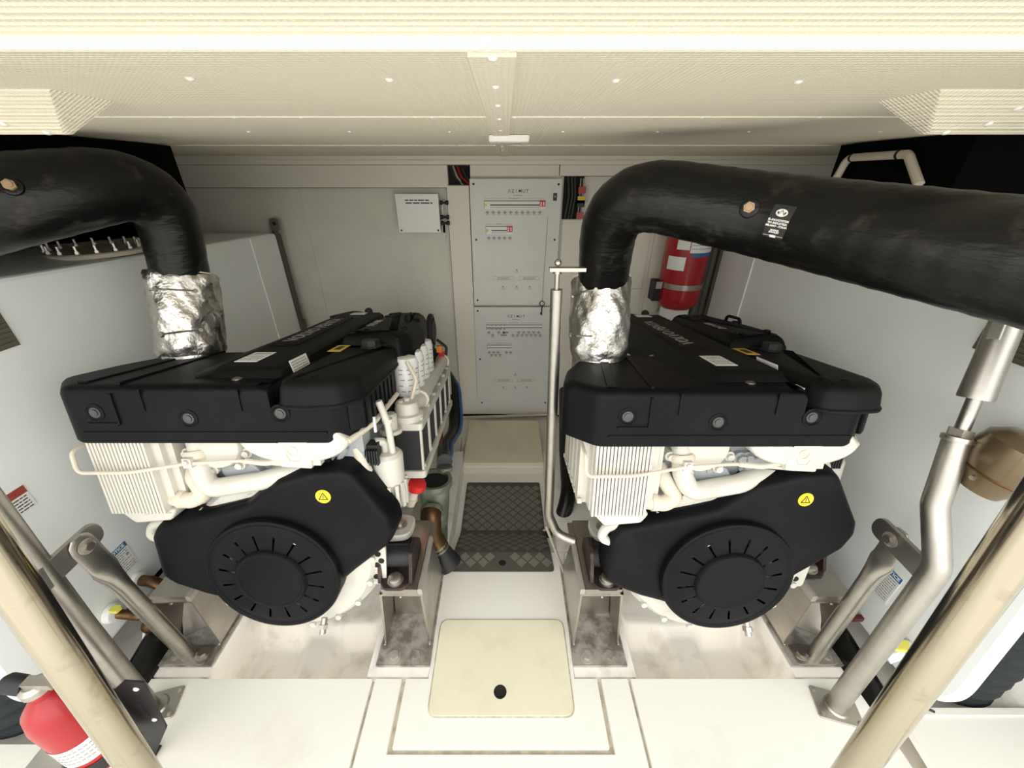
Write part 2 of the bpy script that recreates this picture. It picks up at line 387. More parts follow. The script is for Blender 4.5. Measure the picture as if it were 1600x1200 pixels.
for y in (0.885,1.656):
    mb = MB(); mb.tube([(-1.9,y,0.0002),(-0.022,y,0.0002)],0.0022,8); mb.tube([(0.025,y,0.0002),(1.9,y,0.0002)],0.0022,8); mb.build('seam_piping','vinyl',ce)
# hatch coaming in front of the ceiling
mb = MB()
mb.prism([(0.4495,1.5995),(0.4435,1.607),(0.452,1.62),(0.455,1.5995)],-1.95,1.95,'x'); 
mb.prism([(0.4435,1.6068),(0.4425,1.6085),(0.28,1.660),(0.27,1.95),(0.455,1.95),(0.455,1.6068)],-1.95,1.95,'x'); co = mb.build('trim_9','vinyl2',kind='structure')
for x in (-0.0135,0.022): screw(co,(x,0.4455,1.6035),0.0055,(0,-0.8,-0.6))
# side boards hanging under the ceiling
for sx, n in ((-1,10),(1,11)):
    yb = lambda z: 0.70-(z-1.5575)*1.9
    mb = MB(); mb.loft([[(sx*0.665,0.70,1.5575),(sx*1.9,0.70,1.5575),(sx*1.9,0.715,1.5575),(sx*0.665,0.715,1.5575)],[(sx*0.578,yb(1.6),1.600),(sx*1.9,yb(1.6),1.600),(sx*1.9,0.715,1.600),(sx*0.578,0.715,1.600)]]); sb = mb.build('trim_%d'%n,'vinyl',kind='structure')
    for dx, z in ((0.02,1.559),(0.06,1.568),(0.06,1.583)): screw(sb,(sx*(0.665+dx),yb(z)-0.0005,z),0.005,(0,-0.5,-0.9))
# ================================================================ TANKS
def label_frame(side, x, y, z):   # frame with origin at lower left of a label on a tank face
    return frame((x,y,z), (0,1,0) if side < 0 else (0,-1,0), (0,0,1))
for sx, xf, y1, lab in ((-1,-1.35,2.43,'long white tank on the left side, with a bolted manhole cover on top'),(1,1.285,2.35,'long white tank on the right side, with a rounded lower front corner')):
    t = thing('tank', lab, 'tank', (0,0,0), 'side tanks')
    pr = fillet2([(0.62,1.255),(0.515,0.075),(y1,0.136),(y1,1.205)],[0.03,0.16,0.03,0.03],16)
    if sx < 0: pr = fillet2([(0.62,1.275),(0.515,0.075),(y1,0.136),(y1,1.206)],[0.03,0.16,0.03,0.03],16)
    mb = MB(); secs = []
    for k, ins in ((1.88,0),(abs(xf)+0.268,0),(abs(xf)+0.03,0),(abs(xf)+0.012,0),(abs(xf)+0.0035,0.0035),(abs(xf),0.012)):
        sh = min(0.62,max(0,(k-abs(xf)-0.03))*2.6)
        secs.append([Vector((sx*k, y+(sh if y < 1.2 else 0), z)) for y, z in (offset2(pr,ins) if ins else pr)])
    mb.loft(secs); mb.build('tank_body','tank',t,smooth=9)
    ys = 2.17 if sx < 0 else 2.03
    mb = MB(); mb.box(min(xf,xf-sx*0.006),max(xf,xf-sx*0.006),ys-0.006,ys+0.006,0.2,1.21,bev=0.002); mb.build('seam','tank',t)
    sy = y1+0.012
    mb = MB(); mb.box(*sorted((xf-sx*0.012,xf+sx*0.02)),sy-0.012,sy+0.02,0.66,1.215,bev=0.003); mb.box(*sorted((xf-sx*0.02,xf+sx*0.02)),sy-0.02,sy+0.03,0.60,0.66,bev=0.006)
    st = mb.build('strap','straps',t)
    mb = MB(); mb.prism(fillet2([(xf-0.03,1.20),(xf+0.03,1.20),(xf+0.03,1.285),(xf-0.03,1.285)],[0,0,0.03,0.03]),sy+0.0,sy+0.012,'y'); tb = mb.build('strap_tab','plate',t)
    mb = MB(); mb.cyl((xf,sy-0.003,1.255),(xf,sy+0.0,1.255),0.010,seg=14); mb.build('bolt_hole','dark',tb)
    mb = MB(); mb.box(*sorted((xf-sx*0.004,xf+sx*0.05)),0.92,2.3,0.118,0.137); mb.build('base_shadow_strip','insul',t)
    # louvre grille
    yl, zl = (0.85,1.085) if sx < 0 else (0.80,1.09)
    T = label_frame(sx, xf-sx*0.001, yl if sx < 0 else 0.965, zl)
    mb = MB(); mb.box(0,0.15,0,0.125,0,0.003,T=T); gr = mb.build('vent_grille','louver',t)
    for k in range(9):
        mb = MB(); mb.box(0.004,0.146,0.008+k*0.0128,0.0145+k*0.0128,0.002,0.0065,bev=0.001,T=T); mb.build('slat','louver',gr)
    if sx < 0:
        T = label_frame(-1, xf+0.001, 0.862, 0.240)
        mb = MB(); mb.box(0,0.078,0,0.115,0,0.0012,T=T); n1 = mb.build('notice_label','white',t,label='notice label with a blue heading')
        mb = MB(); mb.box(0,0.078,0.095,0.115,0.001,0.0018,T=T); mb.build('label_heading','blue',n1)
        text('NOTICE',0.0165,T@Matrix.Translation((0.039,0.105,0.002)),'white',n1,bold=0.0005)
        mb = MB()
        for k in range(9): scribble(0.006,0.072 if k not in (2,3,5) else 0.05,0.088-k*0.0095,0.0032,T@Matrix.Translation((0,0,0.0012)),mb)
        mb.lathe([(0.006,0.0012),(0.006,0.0018)],T@Vector((0.064,0.066,0.0)),(1,0,0),10); mb.build('print','greyink',n1)
        T = label_frame(-1, xf+0.001, 0.742, 0.66)
        mb = MB(); mb.box(0,0.075,0,0.075,0,0.0012,T=T); n2 = mb.build('danger_label','white',t,label='label with a red heading')
        mb = MB(); mb.box(0,0.075,0.052,0.075,0.001,0.0018,T=T); mb.build('label_heading','redprint',n2)
        mb = MB()
        for k in range(5): scribble(0.006,0.068,0.044-k*0.009,0.003,T@Matrix.Translation((0,0,0.0012)),mb)
        mb.build('print','ink',n2)
        # manhole cover
        c = (-1.515,1.50,1.247)
        mb = MB(); mb.lathe([(0.155,0),(0.155,0.012),(0.15,0.016),(0.02,0.018)],c,seg=36); mh = mb.build('manhole_cover','cream',t)
        for k in range(16):
            a = 2*math.pi*k/16; p = Vector(c)+Vector((0.13*math.cos(a),0.13*math.sin(a),0.016))
            mb = MB(); mb.hexa(p,(0,0,1),0.009,0.009); mb.cyl(p+Vector((0,0,0.009)),p+Vector((0,0,0.026)),0.0045,seg=6); mb.build('bolt','plate',mh)
    else:
        T = label_frame(1, xf-0.001, 0.852, 0.24)
        mb = MB(); mb.box(0,0.072,0,0.125,0,0.0012,T=T); n1 = mb.build('notice_label','white',t,label='notice label with a blue heading')
        mb = MB(); mb.box(0,0.072,0.104,0.125,0.001,0.0018,T=T); mb.build('label_heading','blue',n1)
        text('NOTICE',0.0165,T@Matrix.Translation((0.036,0.1145,0.002)),'white',n1,bold=0.0005)
        mb = MB()
        for k in range(10): scribble(0.006,0.066,0.096-k*0.0095,0.0032,T@Matrix.Translation((0,0,0.0012)),mb)
        mb.build('print','greyink',n1)

# black duct boxes up under the ceiling on both sides
for sx, lab in ((-1,'black insulated duct under the ceiling above the left tank'),(1,'black insulated duct under the ceiling above the right tank')):
    mb = MB(); x0, x1 = sorted((sx*1.205,sx*1.88)); mb.box(x0,x1,1.15,1.64 if sx < 0 else 1.60,1.44,1.597,bev=0.01); mb.build('air_duct','insul',None,lab,'duct')
mb = MB(); mb.tube(fillet3([(1.185,1.56,1.44),(1.19,1.53,1.556),(1.185,1.30,1.557),(1.18,1.22,1.48)],0.03),0.012,10); lp = mb.build('conduit_loop','cream',None,'pale ribbed conduit looped against the black duct above the right tank','conduit')
for p in ((1.19,1.51,1.556),(1.186,1.33,1.557)):
    mb = MB(); mb.tube([Vector(p)+Vector((0,-0.004,0)),Vector(p)+Vector((0,0.004,0))],0.0135,10); mb.build('clip','dark',lp)

# ================================================================ BACK WALL EQUIPMENT
def epanel(name, lab, x0,x1,z0,z1):
    t = thing(name, lab, 'electrical panel', (0,2.498,0), 'electrical panels')
    mb = MB(); mb.box(x0,x1,-0.018,0.0,z0,z1,bev=0.003); mb.build('panel_door','panelmetal',t)
    return t
def pscrews(t, pts):
    for x, z in pts:
        mb = MB(); mb.lathe([(0.0065,0),(0.0065,0.002),(0.004,0.003)],(x,-0.018,z),(0,-1,0),10); mb.build('screw','ink',t)
def pbox(mb, x0,x1,z0,z1,d=0.0008,b=0.018): mb.box(x0,x1,-b-d,-b,z0,z1)
ep = epanel('electrical_panel','upper light grey electrical panel with red indicator blocks and two switch rows',-0.192,0.338,0.752,1.488)
pscrews(ep,((-0.170,1.462),(0.318,1.460),(-0.165,1.16),(0.312,1.16),(-0.17,0.785)))
def brand(t, x, z, w):
    for k, ch in enumerate('AZIMUT'):
        text(ch if ch != 'A' else '\u039b',0.025,frame((x-w/2+w*(k+0.5)/6,-0.0186,z),(1,0,0),(0,0,1)),'ink',t,sx=0.92,bold=0.0002)
    mb = MB(); scribble(x-w*0.22,x+w*0.22,z-0.022,0.004,frame((0,-0.018,0),(1,0,0),(0,0,1)),mb); mb.build('print','greyink',t)
brand(ep,0.087,1.425,0.125)
TP = frame((0,-0.018,0),(1,0,0),(0,0,1))
def row(t, x0,x1,z0,z1,red,icons,lower=False):
    mb = MB(); mb.box(x0,x1,-0.0195,-0.012,z0,z1,bev=0.001); rw = mb.build('switch_row','plate' if False else 'white',t)
    h = z1-z0
    mb = MB(); pbox(mb,x0,x1,z1-0.006,z1+0.001,0.002); pbox(mb,x0-0.001,x0+0.002,z0,z1,0.002); mb.build('row_frame','greyink',rw)
    xr = x1-0.034 if red else x1
    n = max(3,int((xr-x0-0.035)/0.0175)); xs = x0+(0.035 if red else 0.004)
    for k in range(n):
        a = xs+(xr-xs)*k/n; b = xs+(xr-xs)*(k+1)/n
        mb = MB(); mb.box(a+0.0006,b-0.0006,-0.0225,-0.019,z0+h*0.52,z1-0.008,bev=0.0006); mb.build('switch','whitep',rw)
    mb = MB(); pbox(mb,xs,xr,z0+h*0.38,z0+h*0.52,0.003); mb.build('switch_slot','ink',rw)
    mb = MB()
    for k in range(n*2):
        a = xs+(xr-xs)*k/(n*2); pbox(mb,a+0.001,a+0.006,z0+0.004,z0+h*0.25,0.0018)
    mb.build('print','greyink',rw)
    if red:
        mb = MB(); pbox(mb,xr,x1,z0+h*0.26,z1,0.006); rb = mb.build('indicator','red' if False else 'redcap',rw,label='red indicator block')
        for dx, dz in ((0.005,0.62),(0.020,0.62),(0.004,0.36),(0.021,0.40)):
            mb = MB(); pbox(mb,xr+dx,xr+dx+0.008,z0+h*dz,z0+h*(dz+0.18),0.0075); mb.build('print','white',rb)
        mb = MB(); mb.lathe([(0.008,0),(0.007,0.003),(0.001,0.005)],(x0+0.010,-0.0195,z0+h*0.45),(0,-1,0),12); mb.build('pilot_lamp','yellow',rw)
    mb = MB()
    for (xi, zi) in icons:
        pbox(mb,xi-0.012,xi+0.012,zi-0.003,zi+0.003); pbox(mb,xi-0.005,xi+0.005,zi-0.009,zi+0.009,0.001); pbox(mb,xi-0.013,xi+0.013,zi-0.013,zi-0.0115)
    for a, b in ((x0,x0+(x1-x0)*0.36),(x0+(x1-x0)*0.62,x1)): pbox(mb,a,b,z1+0.010,z1+0.0115)
    scribble(x0+(x1-x0)*0.40,x0+(x1-x0)*0.58,z1+0.011,0.005,TP,mb); mb.build('print','greyink',t)
    return rw
row(ep,-0.112,0.247,1.332,1.377,True,[(-0.094+0.0345*k,1.312) for k in range(10)])
row(ep,-0.106,0.056,1.192,1.238,True,[(-0.088+0.032*k,1.170) for k in range(5)])
def footer(t, z, w=0.13):
    mb = MB()
    for xc in (0.0,0.165):
        for a,b,c,d in ((xc-w/2,xc+w/2,z+0.010,z+0.0115),(xc-w/2,xc+w/2,z-0.0115,z-0.010),(xc-w/2,xc-w/2+0.0015,z-0.011,z+0.011),(xc+w/2-0.0015,xc+w/2,z-0.011,z+0.011)): pbox(mb,a,b,c,d)
        scribble(xc-w*0.3,xc+w*0.3,z+0.003,0.004,TP,mb); scribble(xc-w*0.3,xc+w*0.3,z-0.005,0.004,TP,mb)
    for xc, dz in ((0.085,0.05),(-0.003,-0.055),(0.085,-0.055),(0.17,-0.055)):
        _, f = mb.add([(xc-0.009,-0.0186,z+dz-0.006),(xc+0.009,-0.0186,z+dz-0.006),(xc,-0.0186,z+dz+0.010)],[(0,1,2)])
        scribble(xc-0.014,xc+0.014,z+dz-0.014,0.003,TP,mb)
    mb.build('print','greyink',t)
footer(ep,0.928)
mb = MB(); mb.box(0.29,0.312,-0.022,-0.018,1.375,1.415,bev=0.001,T=Matrix.Rotation(0.0,4,'Y')); mb.build('sticker','ink',ep,label='small black sticker'); 
mb = MB(); mb.lathe([(0.006,0.0),(0.006,0.001)],(0.301,-0.0222,1.397),(0,-1,0),12); mb.build('sticker_dot','greyink',ep)
ep2 = epanel('electrical_panel','lower light grey electrical panel with two plain switch rows and no red blocks',-0.196,0.336,-0.030,0.738)
pscrews(ep2,((-0.172,0.712),(-0.168,0.36),(-0.165,0.0),(0.312,0.712),(0.312,0.0)))
brand(ep2,0.085,0.674,0.125)
row(ep2,-0.118,0.262,0.578,0.618,False,[(-0.10+0.034*k,0.560) for k in (0,2,3,6,7,8,9,10)]+[(-0.075,0.540)]+[(0.065+0.031*k,0.540) for k in range(7)])
mb = MB(); pbox(mb,-0.118,-0.012,0.586,0.589,0.004); pbox(mb,-0.118,-0.012,0.600,0.603,0.004)
for k in range(4): pbox(mb,-0.084+k*0.028,-0.072+k*0.028,0.581,0.614,0.004)
pbox(mb,-0.008,0.034,0.555,0.566,0.001); pbox(mb,-0.02,0.022,0.535,0.546,0.001); mb.build('print','greyink',ep2)
row(ep2,-0.116,0.056,0.432,0.470,False,[(-0.10+0.03*k,0.412) for k in (0,1,2,4,5)]+[(-0.085+0.03*k,0.392) for k in (0,1,2)])
footer(ep2,0.19)
# key on a string
kt = thing('panel_key','black key hanging on a thin cord down the right of the upper electrical panel','key',(0.254,2.474,0.76))
mb = MB(); mb.tube([(0,0,0.02),(0.006,-0.001,0.3),(0.010,0.001,0.53)],0.0012,6); mb.build('cord','greyink',kt)
mb = MB(); mb.tube([(0.016*math.cos(a),0,0.004+0.016*math.sin(a)) for a in [2*math.pi*k/16 for k in range(17)]],0.003,6); mb.box(-0.004,0.004,-0.002,0.002,-0.075,-0.012,bev=0.001); mb.box(-0.01,-0.004,-0.002,0.002,-0.07,-0.055); mb.build('key_blade','ink',kt)
# junction box
jb = thing('junction_box','small white wall box with two lines of black print, left of the electrical panels','box',(-0.492,2.50,1.31))
mb = MB(); mb.box(-0.118,0.118,-0.055,0.0,-0.098,0.098,bev=0.004); mb.build('box_body','board',jb)
mb = MB(); mb.box(-0.122,0.122,-0.075,-0.055,-0.102,0.102,bev=0.006); ld = mb.build('lid','whitep',jb)
mb = MB(); T = frame((0,-0.0755,0),(1,0,0),(0,0,1))
scribble(-0.068,0.072,0.070,0.0062,T,mb,4); scribble(-0.066,0.088,0.056,0.0062,T,mb,3); mb.build('print','ink',ld)
for x in (-0.108,0.108):
    mb = MB(); mb.lathe([(0.006,0),(0.005,0.003)],(x,-0.075,-0.09),(0,-1,0),10); mb.build('screw','ink',ld)
for z in (0.055,-0.022,-0.055):
    mb = MB(); mb.lathe([(0.012,0),(0.012,0.012),(0.006,0.02),(0.006,0.03),(0.012,0.036),(0.012,0.05)],(0.122,-0.03,z),(1,0,0),12); mb.build('cable_gland','rubberm',jb)
    mb = MB(); mb.box(0.128,0.138,-0.006,0.0,z-0.09,z); mb.build('conduit','board',jb)
# cables in the recess left of the panels and bus bars right of them
for k, (c, x, m) in enumerate((('black',-0.30,'ink'),('red',-0.262,'red'),('black',-0.235,'ink'),('grey',-0.285,'greyink'))):
    mb = MB(); mb.tube(fillet3([(x,2.507,1.552),(x+0.02,2.500,1.50),(x+0.075-k*0.008,2.507,1.457)],0.03),0.006,8)
    mb.build('cable',m,None,{0:'black cable farthest left in the small wall recess left of the panels',1:'red cable in the small wall recess left of the panels',2:'black cable farthest right in the small wall recess left of the panels',3:'grey cable in the small wall recess left of the panels'}[k],'cable','cables in the left wall recess')
mb = MB(); mb.lathe([(0.045,0),(0.045,0.01),(0.02,0.03)],(-0.25,2.515,1.55),(0,-1,0),16); mb.build('lamp_shell','whitep',wb)
bb = thing('fuse_strip','fuse strip with red and yellow holders between the upper panel and the right hose elbow','fuse',(0.445,2.49,1.38))
mb = MB(); mb.box(-0.003,0.003,-0.004,0.004,-0.10,0.11); mb.box(0.012,0.018,-0.004,0.004,-0.10,0.11); mb.build('rail','greyink',bb)
for z, m in ((0.05,'red'),(-0.085,'red'),(0.0,'ylabel'),(-0.02,'ink')):
    mb = MB(); mb.box(-0.012,0.03,-0.022,0.004,z-0.018,z+0.018,bev=0.003); mb.build('fuse_holder',m,bb)
for k, x in enumerate((0.375,0.395,0.412)):
    mb = MB(); mb.tube(fillet3([(x,2.505,1.50),(x+0.01,2.495,1.40),(x-0.004,2.505,1.274)],0.05),0.008,8); mb.build('cable','ink',None,'%s black cable in the dark wall slot right of the upper panel' % ('leftmost','middle','rightmost')[k],'cable','cables in the right wall slot')
# ceiling lamp
cl = thing('ceiling_lamp','small flat white rectangular lamp on the ceiling above the panels','lamp',(0.024,1.27,1.599))
mb = MB(); mb.prism(fillet2(rect2(-0.057,0.057,-0.03,0.03),0.01),0.0,-0.016,'z',r=0.005,seg=3); mb.build('housing','whitep',cl)
mb = MB(); mb.prism(fillet2(rect2(-0.034,0.034,-0.018,0.018),0.003),-0.0155,-0.018,'z',r=0.001,seg=1); mb.build('lens','glass',cl)
# box with lid on the lower walkway
bx = thing('storage_box','low beige lidded box on the lower floor below the electrical panels','box',(0,1.865,-0.15))
mb = MB(); mb.box(-0.26,0.262,0.0,0.47,0,0.04,bev=0.002); mb.build('base','board',bx)
mb = MB(); mb.box(-0.25,0.252,0.005,0.465,0.04,0.064,bev=0.002); mb.build('frame','floor',bx)
mb = MB(); mb.box(-0.247,0.249,-0.003,0.462,0.064,0.088,bev=0.004); mb.build('lid','hatch',bx)
mb = MB(); mb.box(-0.30,-0.29,0.0,0.30,0,0.07,bev=0.003); mb.build('side_rail','board',bx)
# chequer mat
cm = thing('chequer_mat','grey diamond-tread rubber mat draped over the step between the engines','mat',(0,0,0))
h0 = 0.5*0.4475
mb = MB(); holed(mb, fillet2([(-h0,1.07),(h0,1.07),(0.218,1.165),(-0.218,1.165)],[0.015,0.015,0,0],3),(0.0,1.113),0.0165,0.001,0.006)
def strip(y0,z0,y1,z1,w0,w1): mb.loft([[(-w0,y0,z0+0.001),(w0,y0,z0+0.001),(w0,y0,z0+0.006),(-w0,y0,z0+0.006)],[(-w1,y1,z1+0.001),(w1,y1,z1+0.001),(w1,y1,z1+0.006),(-w1,y1,z1+0.006)]],False,False)
strip(1.165,0.0,1.185,-0.006,0.218,0.2185); strip(1.185,-0.006,1.385,-0.138,0.2185,0.221); strip(1.385,-0.138,1.42,-0.15,0.221,0.221)
mb.prism(fillet2([(-0.221,1.42),(0.221,1.42),(0.2205,1.777),(-0.2205,1.777)],[0,0,0.012,0.012],3),-0.149,-0.144,'z'); mb.build('mat_sheet','mat',cm)
def matz(y):
    if y < 1.185: return 0.006
    if y < 1.39: return 0.0065-0.006-(y-1.185)*0.66+0.0005
    return -0.144
mb = MB(); dx = 0.056
for j in range(-1,26):
    for i in range(-8,9):
        cx_ = i*dx/2; cy_ = 1.085+j*dx/2
        if (i+j) % 2: continue
        s_ = 1 if i % 2 else -1
        if abs(cx_) > 0.20 or cy_ < 1.088 or cy_ > 1.755 or (Vector((0,1.113))-Vector((cx_,cy_))).length < 0.031: continue
        if abs(cy_-1.175) < 0.009 or abs(cy_-1.395) < 0.009: continue
        a_ = dx/2-0.0042
        for m_ in range(-2,3):      # a lozenge of five fine ribs
            f0 = m_/5-0.1; f1 = f0+0.17
            def q(f, g): return (cx_+(f+g)*a_, cy_+s_*(f-g)*a_)
            pts = [q(f0,-0.5),q(f1,-0.5),q(f1,0.5),q(f0,0.5)]
            vs = [(x,y,matz(y)) for x,y in pts]+[(x,y,matz(y)+0.0016) for x,y in pts]
            mb.add(vs,[(4,5,6,7),(0,1,5,4),(1,2,6,5),(2,3,7,6),(3,0,4,7)])
mb.build('tread_ribs','matrib',cm,kind='stuff')
mb = MB(); mb.cyl((0,1.113,0.0005),(0,1.113,0.0015),0.017,seg=20); mb.build('finger_hole','dark',cm)
# cream hatch cover in the front floor
hc = thing('hatch_cover','cream floor hatch cover with a round finger hole, in the front floor','hatch',(0,0,0))
mb = MB(); holed(mb, fillet2([(-0.231,0.568),(0.231,0.568),(0.231,0.864),(-0.231,0.864)],0.03,6),(-0.004,0.632),0.0215,0.0005,0.006); mb.build('cover_board','hatch',hc)
mb = MB(); mb.cyl((-0.004,0.632,0.0004),(-0.004,0.632,0.001),0.022,seg=24); mb.build('finger_hole','dark',hc)
mb = MB(); mb.prism(fillet2([(-0.236,0.563),(0.236,0.563),(0.236,0.869),(-0.236,0.869)],0.034,6),-0.001,0.0007,'z'); mb.build('gasket','groove',hc)
# ================================================================ ENGINES
def build_engine():
    g = thing('marine_engine', 'left white marine engine with black covers, its filters and red cap facing the aisle', 'engine', (0,0,0), 'twin engines')
    def P(mb, name, m, par=None, **k): return mb.build(name, m, par or g, **k)
    # ---- cast block, gear case, sump
    mb = MB()
    mb.box(-0.20,0.23,0.10,0.95,-0.10,0.40,bev=0.015); mb.box(-0.235,0.27,0.085,0.14,-0.05,0.41,bev=0.012)
    mb.prism(fillet2([(-0.17,-0.10),(0.19,-0.10),(0.13,-0.22),(-0.11,-0.22)],0.03),0.16,0.92,'y',r=0.02,r0=0.02)
    blk = P(mb,'engine_block','engine_shade')
    mb = MB(); mb.lathe([(0.10,0.15),(0.283,0.15),(0.286,0.13),(0.283,0.105),(0.270,0.098),(0.268,0.075),(0.255,0.062),(0.20,0.055),(0.12,0.06)],(0,0,-0.01),(0,1,0),56); hs = P(mb,'front_housing','engine')
    for k in range(18):
        a = 2*math.pi*k/18; p = (0.262*math.cos(a),0.066,-0.01+0.262*math.sin(a))
        mb = MB(); mb.hexa(p,(0,-1,0),0.010,0.010); P(mb,'bolt','engine',hs)
    mb = MB(); mb.prism(fillet2([(0.245,-0.12),(0.29,-0.12),(0.30,0.02),(0.25,0.03)],0.012),0.075,0.085,'y',r=0.002); pb = P(mb,'lug_plate','engine',hs)
    for p in ((0.275,-0.005),(0.268,-0.045),(0.262,-0.09),(0.283,-0.03)):
        mb = MB(); mb.lathe([(0.009,0),(0.009,0.002)],(p[0],0.0745,p[1]),(0,-1,0),12); P(mb,'hole','dark',pb)
    mb = MB(); mb.cyl((0.105,0.03,-0.205),(0.105,0.005,-0.24),0.009,seg=10); mb.hexa((0.105,0.02,-0.22),(0,-0.6,-0.8),0.014,0.012); P(mb,'drain_bolt','plate')
    # ---- gear case castings between the covers
    mb = MB()
    mb.lathe([(0.075,0),(0.075,0.03),(0.068,0.04),(0.03,0.044)],(-0.112,0.085,0.375),(0,-1,0),28)
    for a in (200,255,310,340):
        x, z = -0.112+0.085*math.cos(R(a)), 0.375+0.085*math.sin(R(a)); mb.lathe([(0.014,0),(0.014,0.03),(0.009,0.031),(0.009,0.040)],(x,0.085,z),(0,-1,0),12)
    P(mb,'water_pump','engine')
    mb = MB(); random.seed(3)
    for k in range(22):
        x, z = random.uniform(-0.16,0.20), random.uniform(0.20,0.38); r = random.uniform(0.008,0.022)
        mb.lathe([(r,0),(r,0.016),(r*0.7,0.019),(r*0.65,0.028)],(x,0.087,z),(0,-1,0),12)
    for k in range(14):
        x, z = random.uniform(-0.17,0.20), random.uniform(0.22,0.38); a = random.uniform(-1,1)
        mb.tube([(x,0.08,z),(x+0.06*math.cos(a),0.076,z+0.06*math.sin(a))],0.008,6)
    mb.prism(fillet2([(-0.13,0.30),(-0.03,0.31),(0.01,0.25),(-0.09,0.22)],0.02),0.09,0.062,'y',r=0.006); mb.prism(fillet2([(0.02,0.33),(0.12,0.35),(0.10,0.29),(0.03,0.27)],0.015),0.09,0.066,'y',r=0.006)
    P(mb,'case_bosses','engine_shade')
    # big thermostat half drum with its bracket plate
    mb = MB(); mb.prism([(0.04,0.47)]+[(0.125+0.138*math.cos(R(a)),0.405+0.066*math.sin(R(a))) for a in range(180,361,9)]+[(0.20,0.47)],0.10,0.006,'y',r=0.014,seg=4)
    mb.prism(fillet2([(0.16,0.42),(0.248,0.42),(0.262,0.392),(0.235,0.362),(0.16,0.352)],0.01),0.10,0.022,'y',r=0.006)
    hd = P(mb,'thermostat_housing','engine')
    mb = MB(); mb.prism(fillet2([(0.078,0.415),(0.165,0.41),(0.165,0.328),(0.085,0.333)],0.006),0.03,0.004,'y',r=0.003); mb.box(0.165,0.185,0.01,0.03,0.335,0.38,bev=0.004)
    br = P(mb,'bracket_plate','engine')
    mb = MB(); mb.tube([(0.122+0.012*math.cos(a),0.003,0.380+0.012*math.sin(a)) for a in [R(d) for d in range(0,361,24)]],0.0013,5,False); mb.tube([(0.105,0.003,0.372),(0.112,0.003,0.352),(0.135,0.003,0.350),(0.142,0.003,0.366)],0.0013,5)
    P(mb,'cast_mark','greyink' if False else 'cream',br)
    # coolant pipes
    mb = MB(); mb.tube(fillet3([(-0.165,0.075,0.41),(-0.158,0.045,0.30),(-0.135,0.03,0.252),(0.00,0.045,0.268),(0.10,0.08,0.285)],[0.05,0.05,0.1],8),0.0255,18); cp = P(mb,'coolant_pipe','engine')
    mb = MB(); mb.lathe([(0.030,-0.012),(0.034,-0.006),(0.034,0.006),(0.030,0.012)],(-0.161,0.056,0.345),(0.1,-0.2,-1),18); P(mb,'clamp','cream',cp)
    mb = MB(); mb.tube(fillet3([(-0.205,0.09,0.30),(-0.195,0.06,0.27),(-0.165,0.045,0.225),(-0.20,0.035,0.212),(-0.262,0.05,0.212)],0.03,6),0.022,16); hp = P(mb,'coolant_hose','cream')
    mb = MB(); mb.lathe([(0.025,-0.008),(0.025,0.008)],(-0.225,0.042,0.212),(1,0,0),16); P(mb,'clamp','cream',hp)
    mb = MB(); mb.tube(fillet3([(-0.431,0.06,0.385),(-0.431,0.0,0.378),(-0.428,-0.006,0.322),(-0.30,0.0,0.320),(-0.17,0.018,0.335),(-0.03,0.03,0.338),(0.12,0.02,0.328)],[0.015,0.02,0.3,0.2,0.2],5),0.0048,8); tp = P(mb,'thin_pipe','cream')
    mb = MB(); mb.box(-0.172,-0.150,0.012,0.03,0.325,0.352,bev=0.003); mb.hexa((-0.161,0.012,0.343),(0,-1,0),0.007,0.006); P(mb,'pipe_clip','engine',tp)
    mb = MB(); mb.tube(fillet3([(-0.02,0.03,0.337),(0.04,0.02,0.335),(0.20,0.04,0.365)],0.1),0.0075,8); P(mb,'fuel_hose','cream')
    # ---- charge-air cooler with cooling fins
    mb = MB(); mb.box(-0.405,-0.262,0.035,0.34,0.19,0.43,bev=0.006); mb.box(-0.25,-0.215,0.045,0.30,0.21,0.42,bev=0.008); mb.box(-0.262,-0.235,0.03,0.06,0.20,0.42,bev=0.004)
    mb.prism(fillet2([(-0.40,0.19),(-0.235,0.19),(-0.26,0.155),(-0.36,0.145)],0.015),0.022,0.33,'y',r=0.012,r0=0.008); ic = P(mb,'charge_cooler','engine')
    mb = MB()
    for k in range(16): x = -0.402+k*0.0093; mb.box(x,x+0.0062,0.012,0.036,0.186,0.425,bev=0.0022,seg=1)
    for k in range(5): y = 0.075+k*0.052; mb.box(-0.43,-0.404,y,y+0.034,0.188,0.425,bev=0.005,seg=1)
    P(mb,'cooling_fins','engine',ic,kind='stuff')
    mb = MB()
    for k in range(6): y = 0.065+k*0.052; mb.hexa((-0.42,y,0.20),(-1,0,0),0.008,0.012); mb.hexa((-0.42,y,0.395),(-1,0,0),0.008,0.012)
    P(mb,'flange_bolts','engine',ic,kind='stuff')
    mb = MB(); mb.box(-0.305,-0.275,0.06,0.09,0.10,0.16,bev=0.006); mb.tube(fillet3([(-0.29,0.06,0.125),(-0.345,0.055,0.12),(-0.36,0.05,0.085),(-0.31,0.05,0.065)],0.03),0.014,12); P(mb,'outlet_elbow','engine',ic)
    # ---- belt guard
    ol = [(-0.342,0.10),(-0.318,0.138),(-0.28,0.15),(-0.165,0.178),(-0.05,0.210),(0.015,0.262),(0.045,0.285),(0.15,0.315),(0.235,0.322),(0.262,0.305),(0.300,0.240),(0.348,0.160),(0.354,0.115),(0.330,0.060),(0.225,-0.030),(0.13,-0.12),(0.0,-0.15),(-0.127,-0.150),(-0.235,-0.115),(-0.315,-0.078),(-0.350,-0.045)]
    ol = fillet2(ol,0.05,3)
    def guard(yv, ins): return [Vector((p[0],yv,p[1])) for p in (offset2(ol,ins) if ins else ol)]
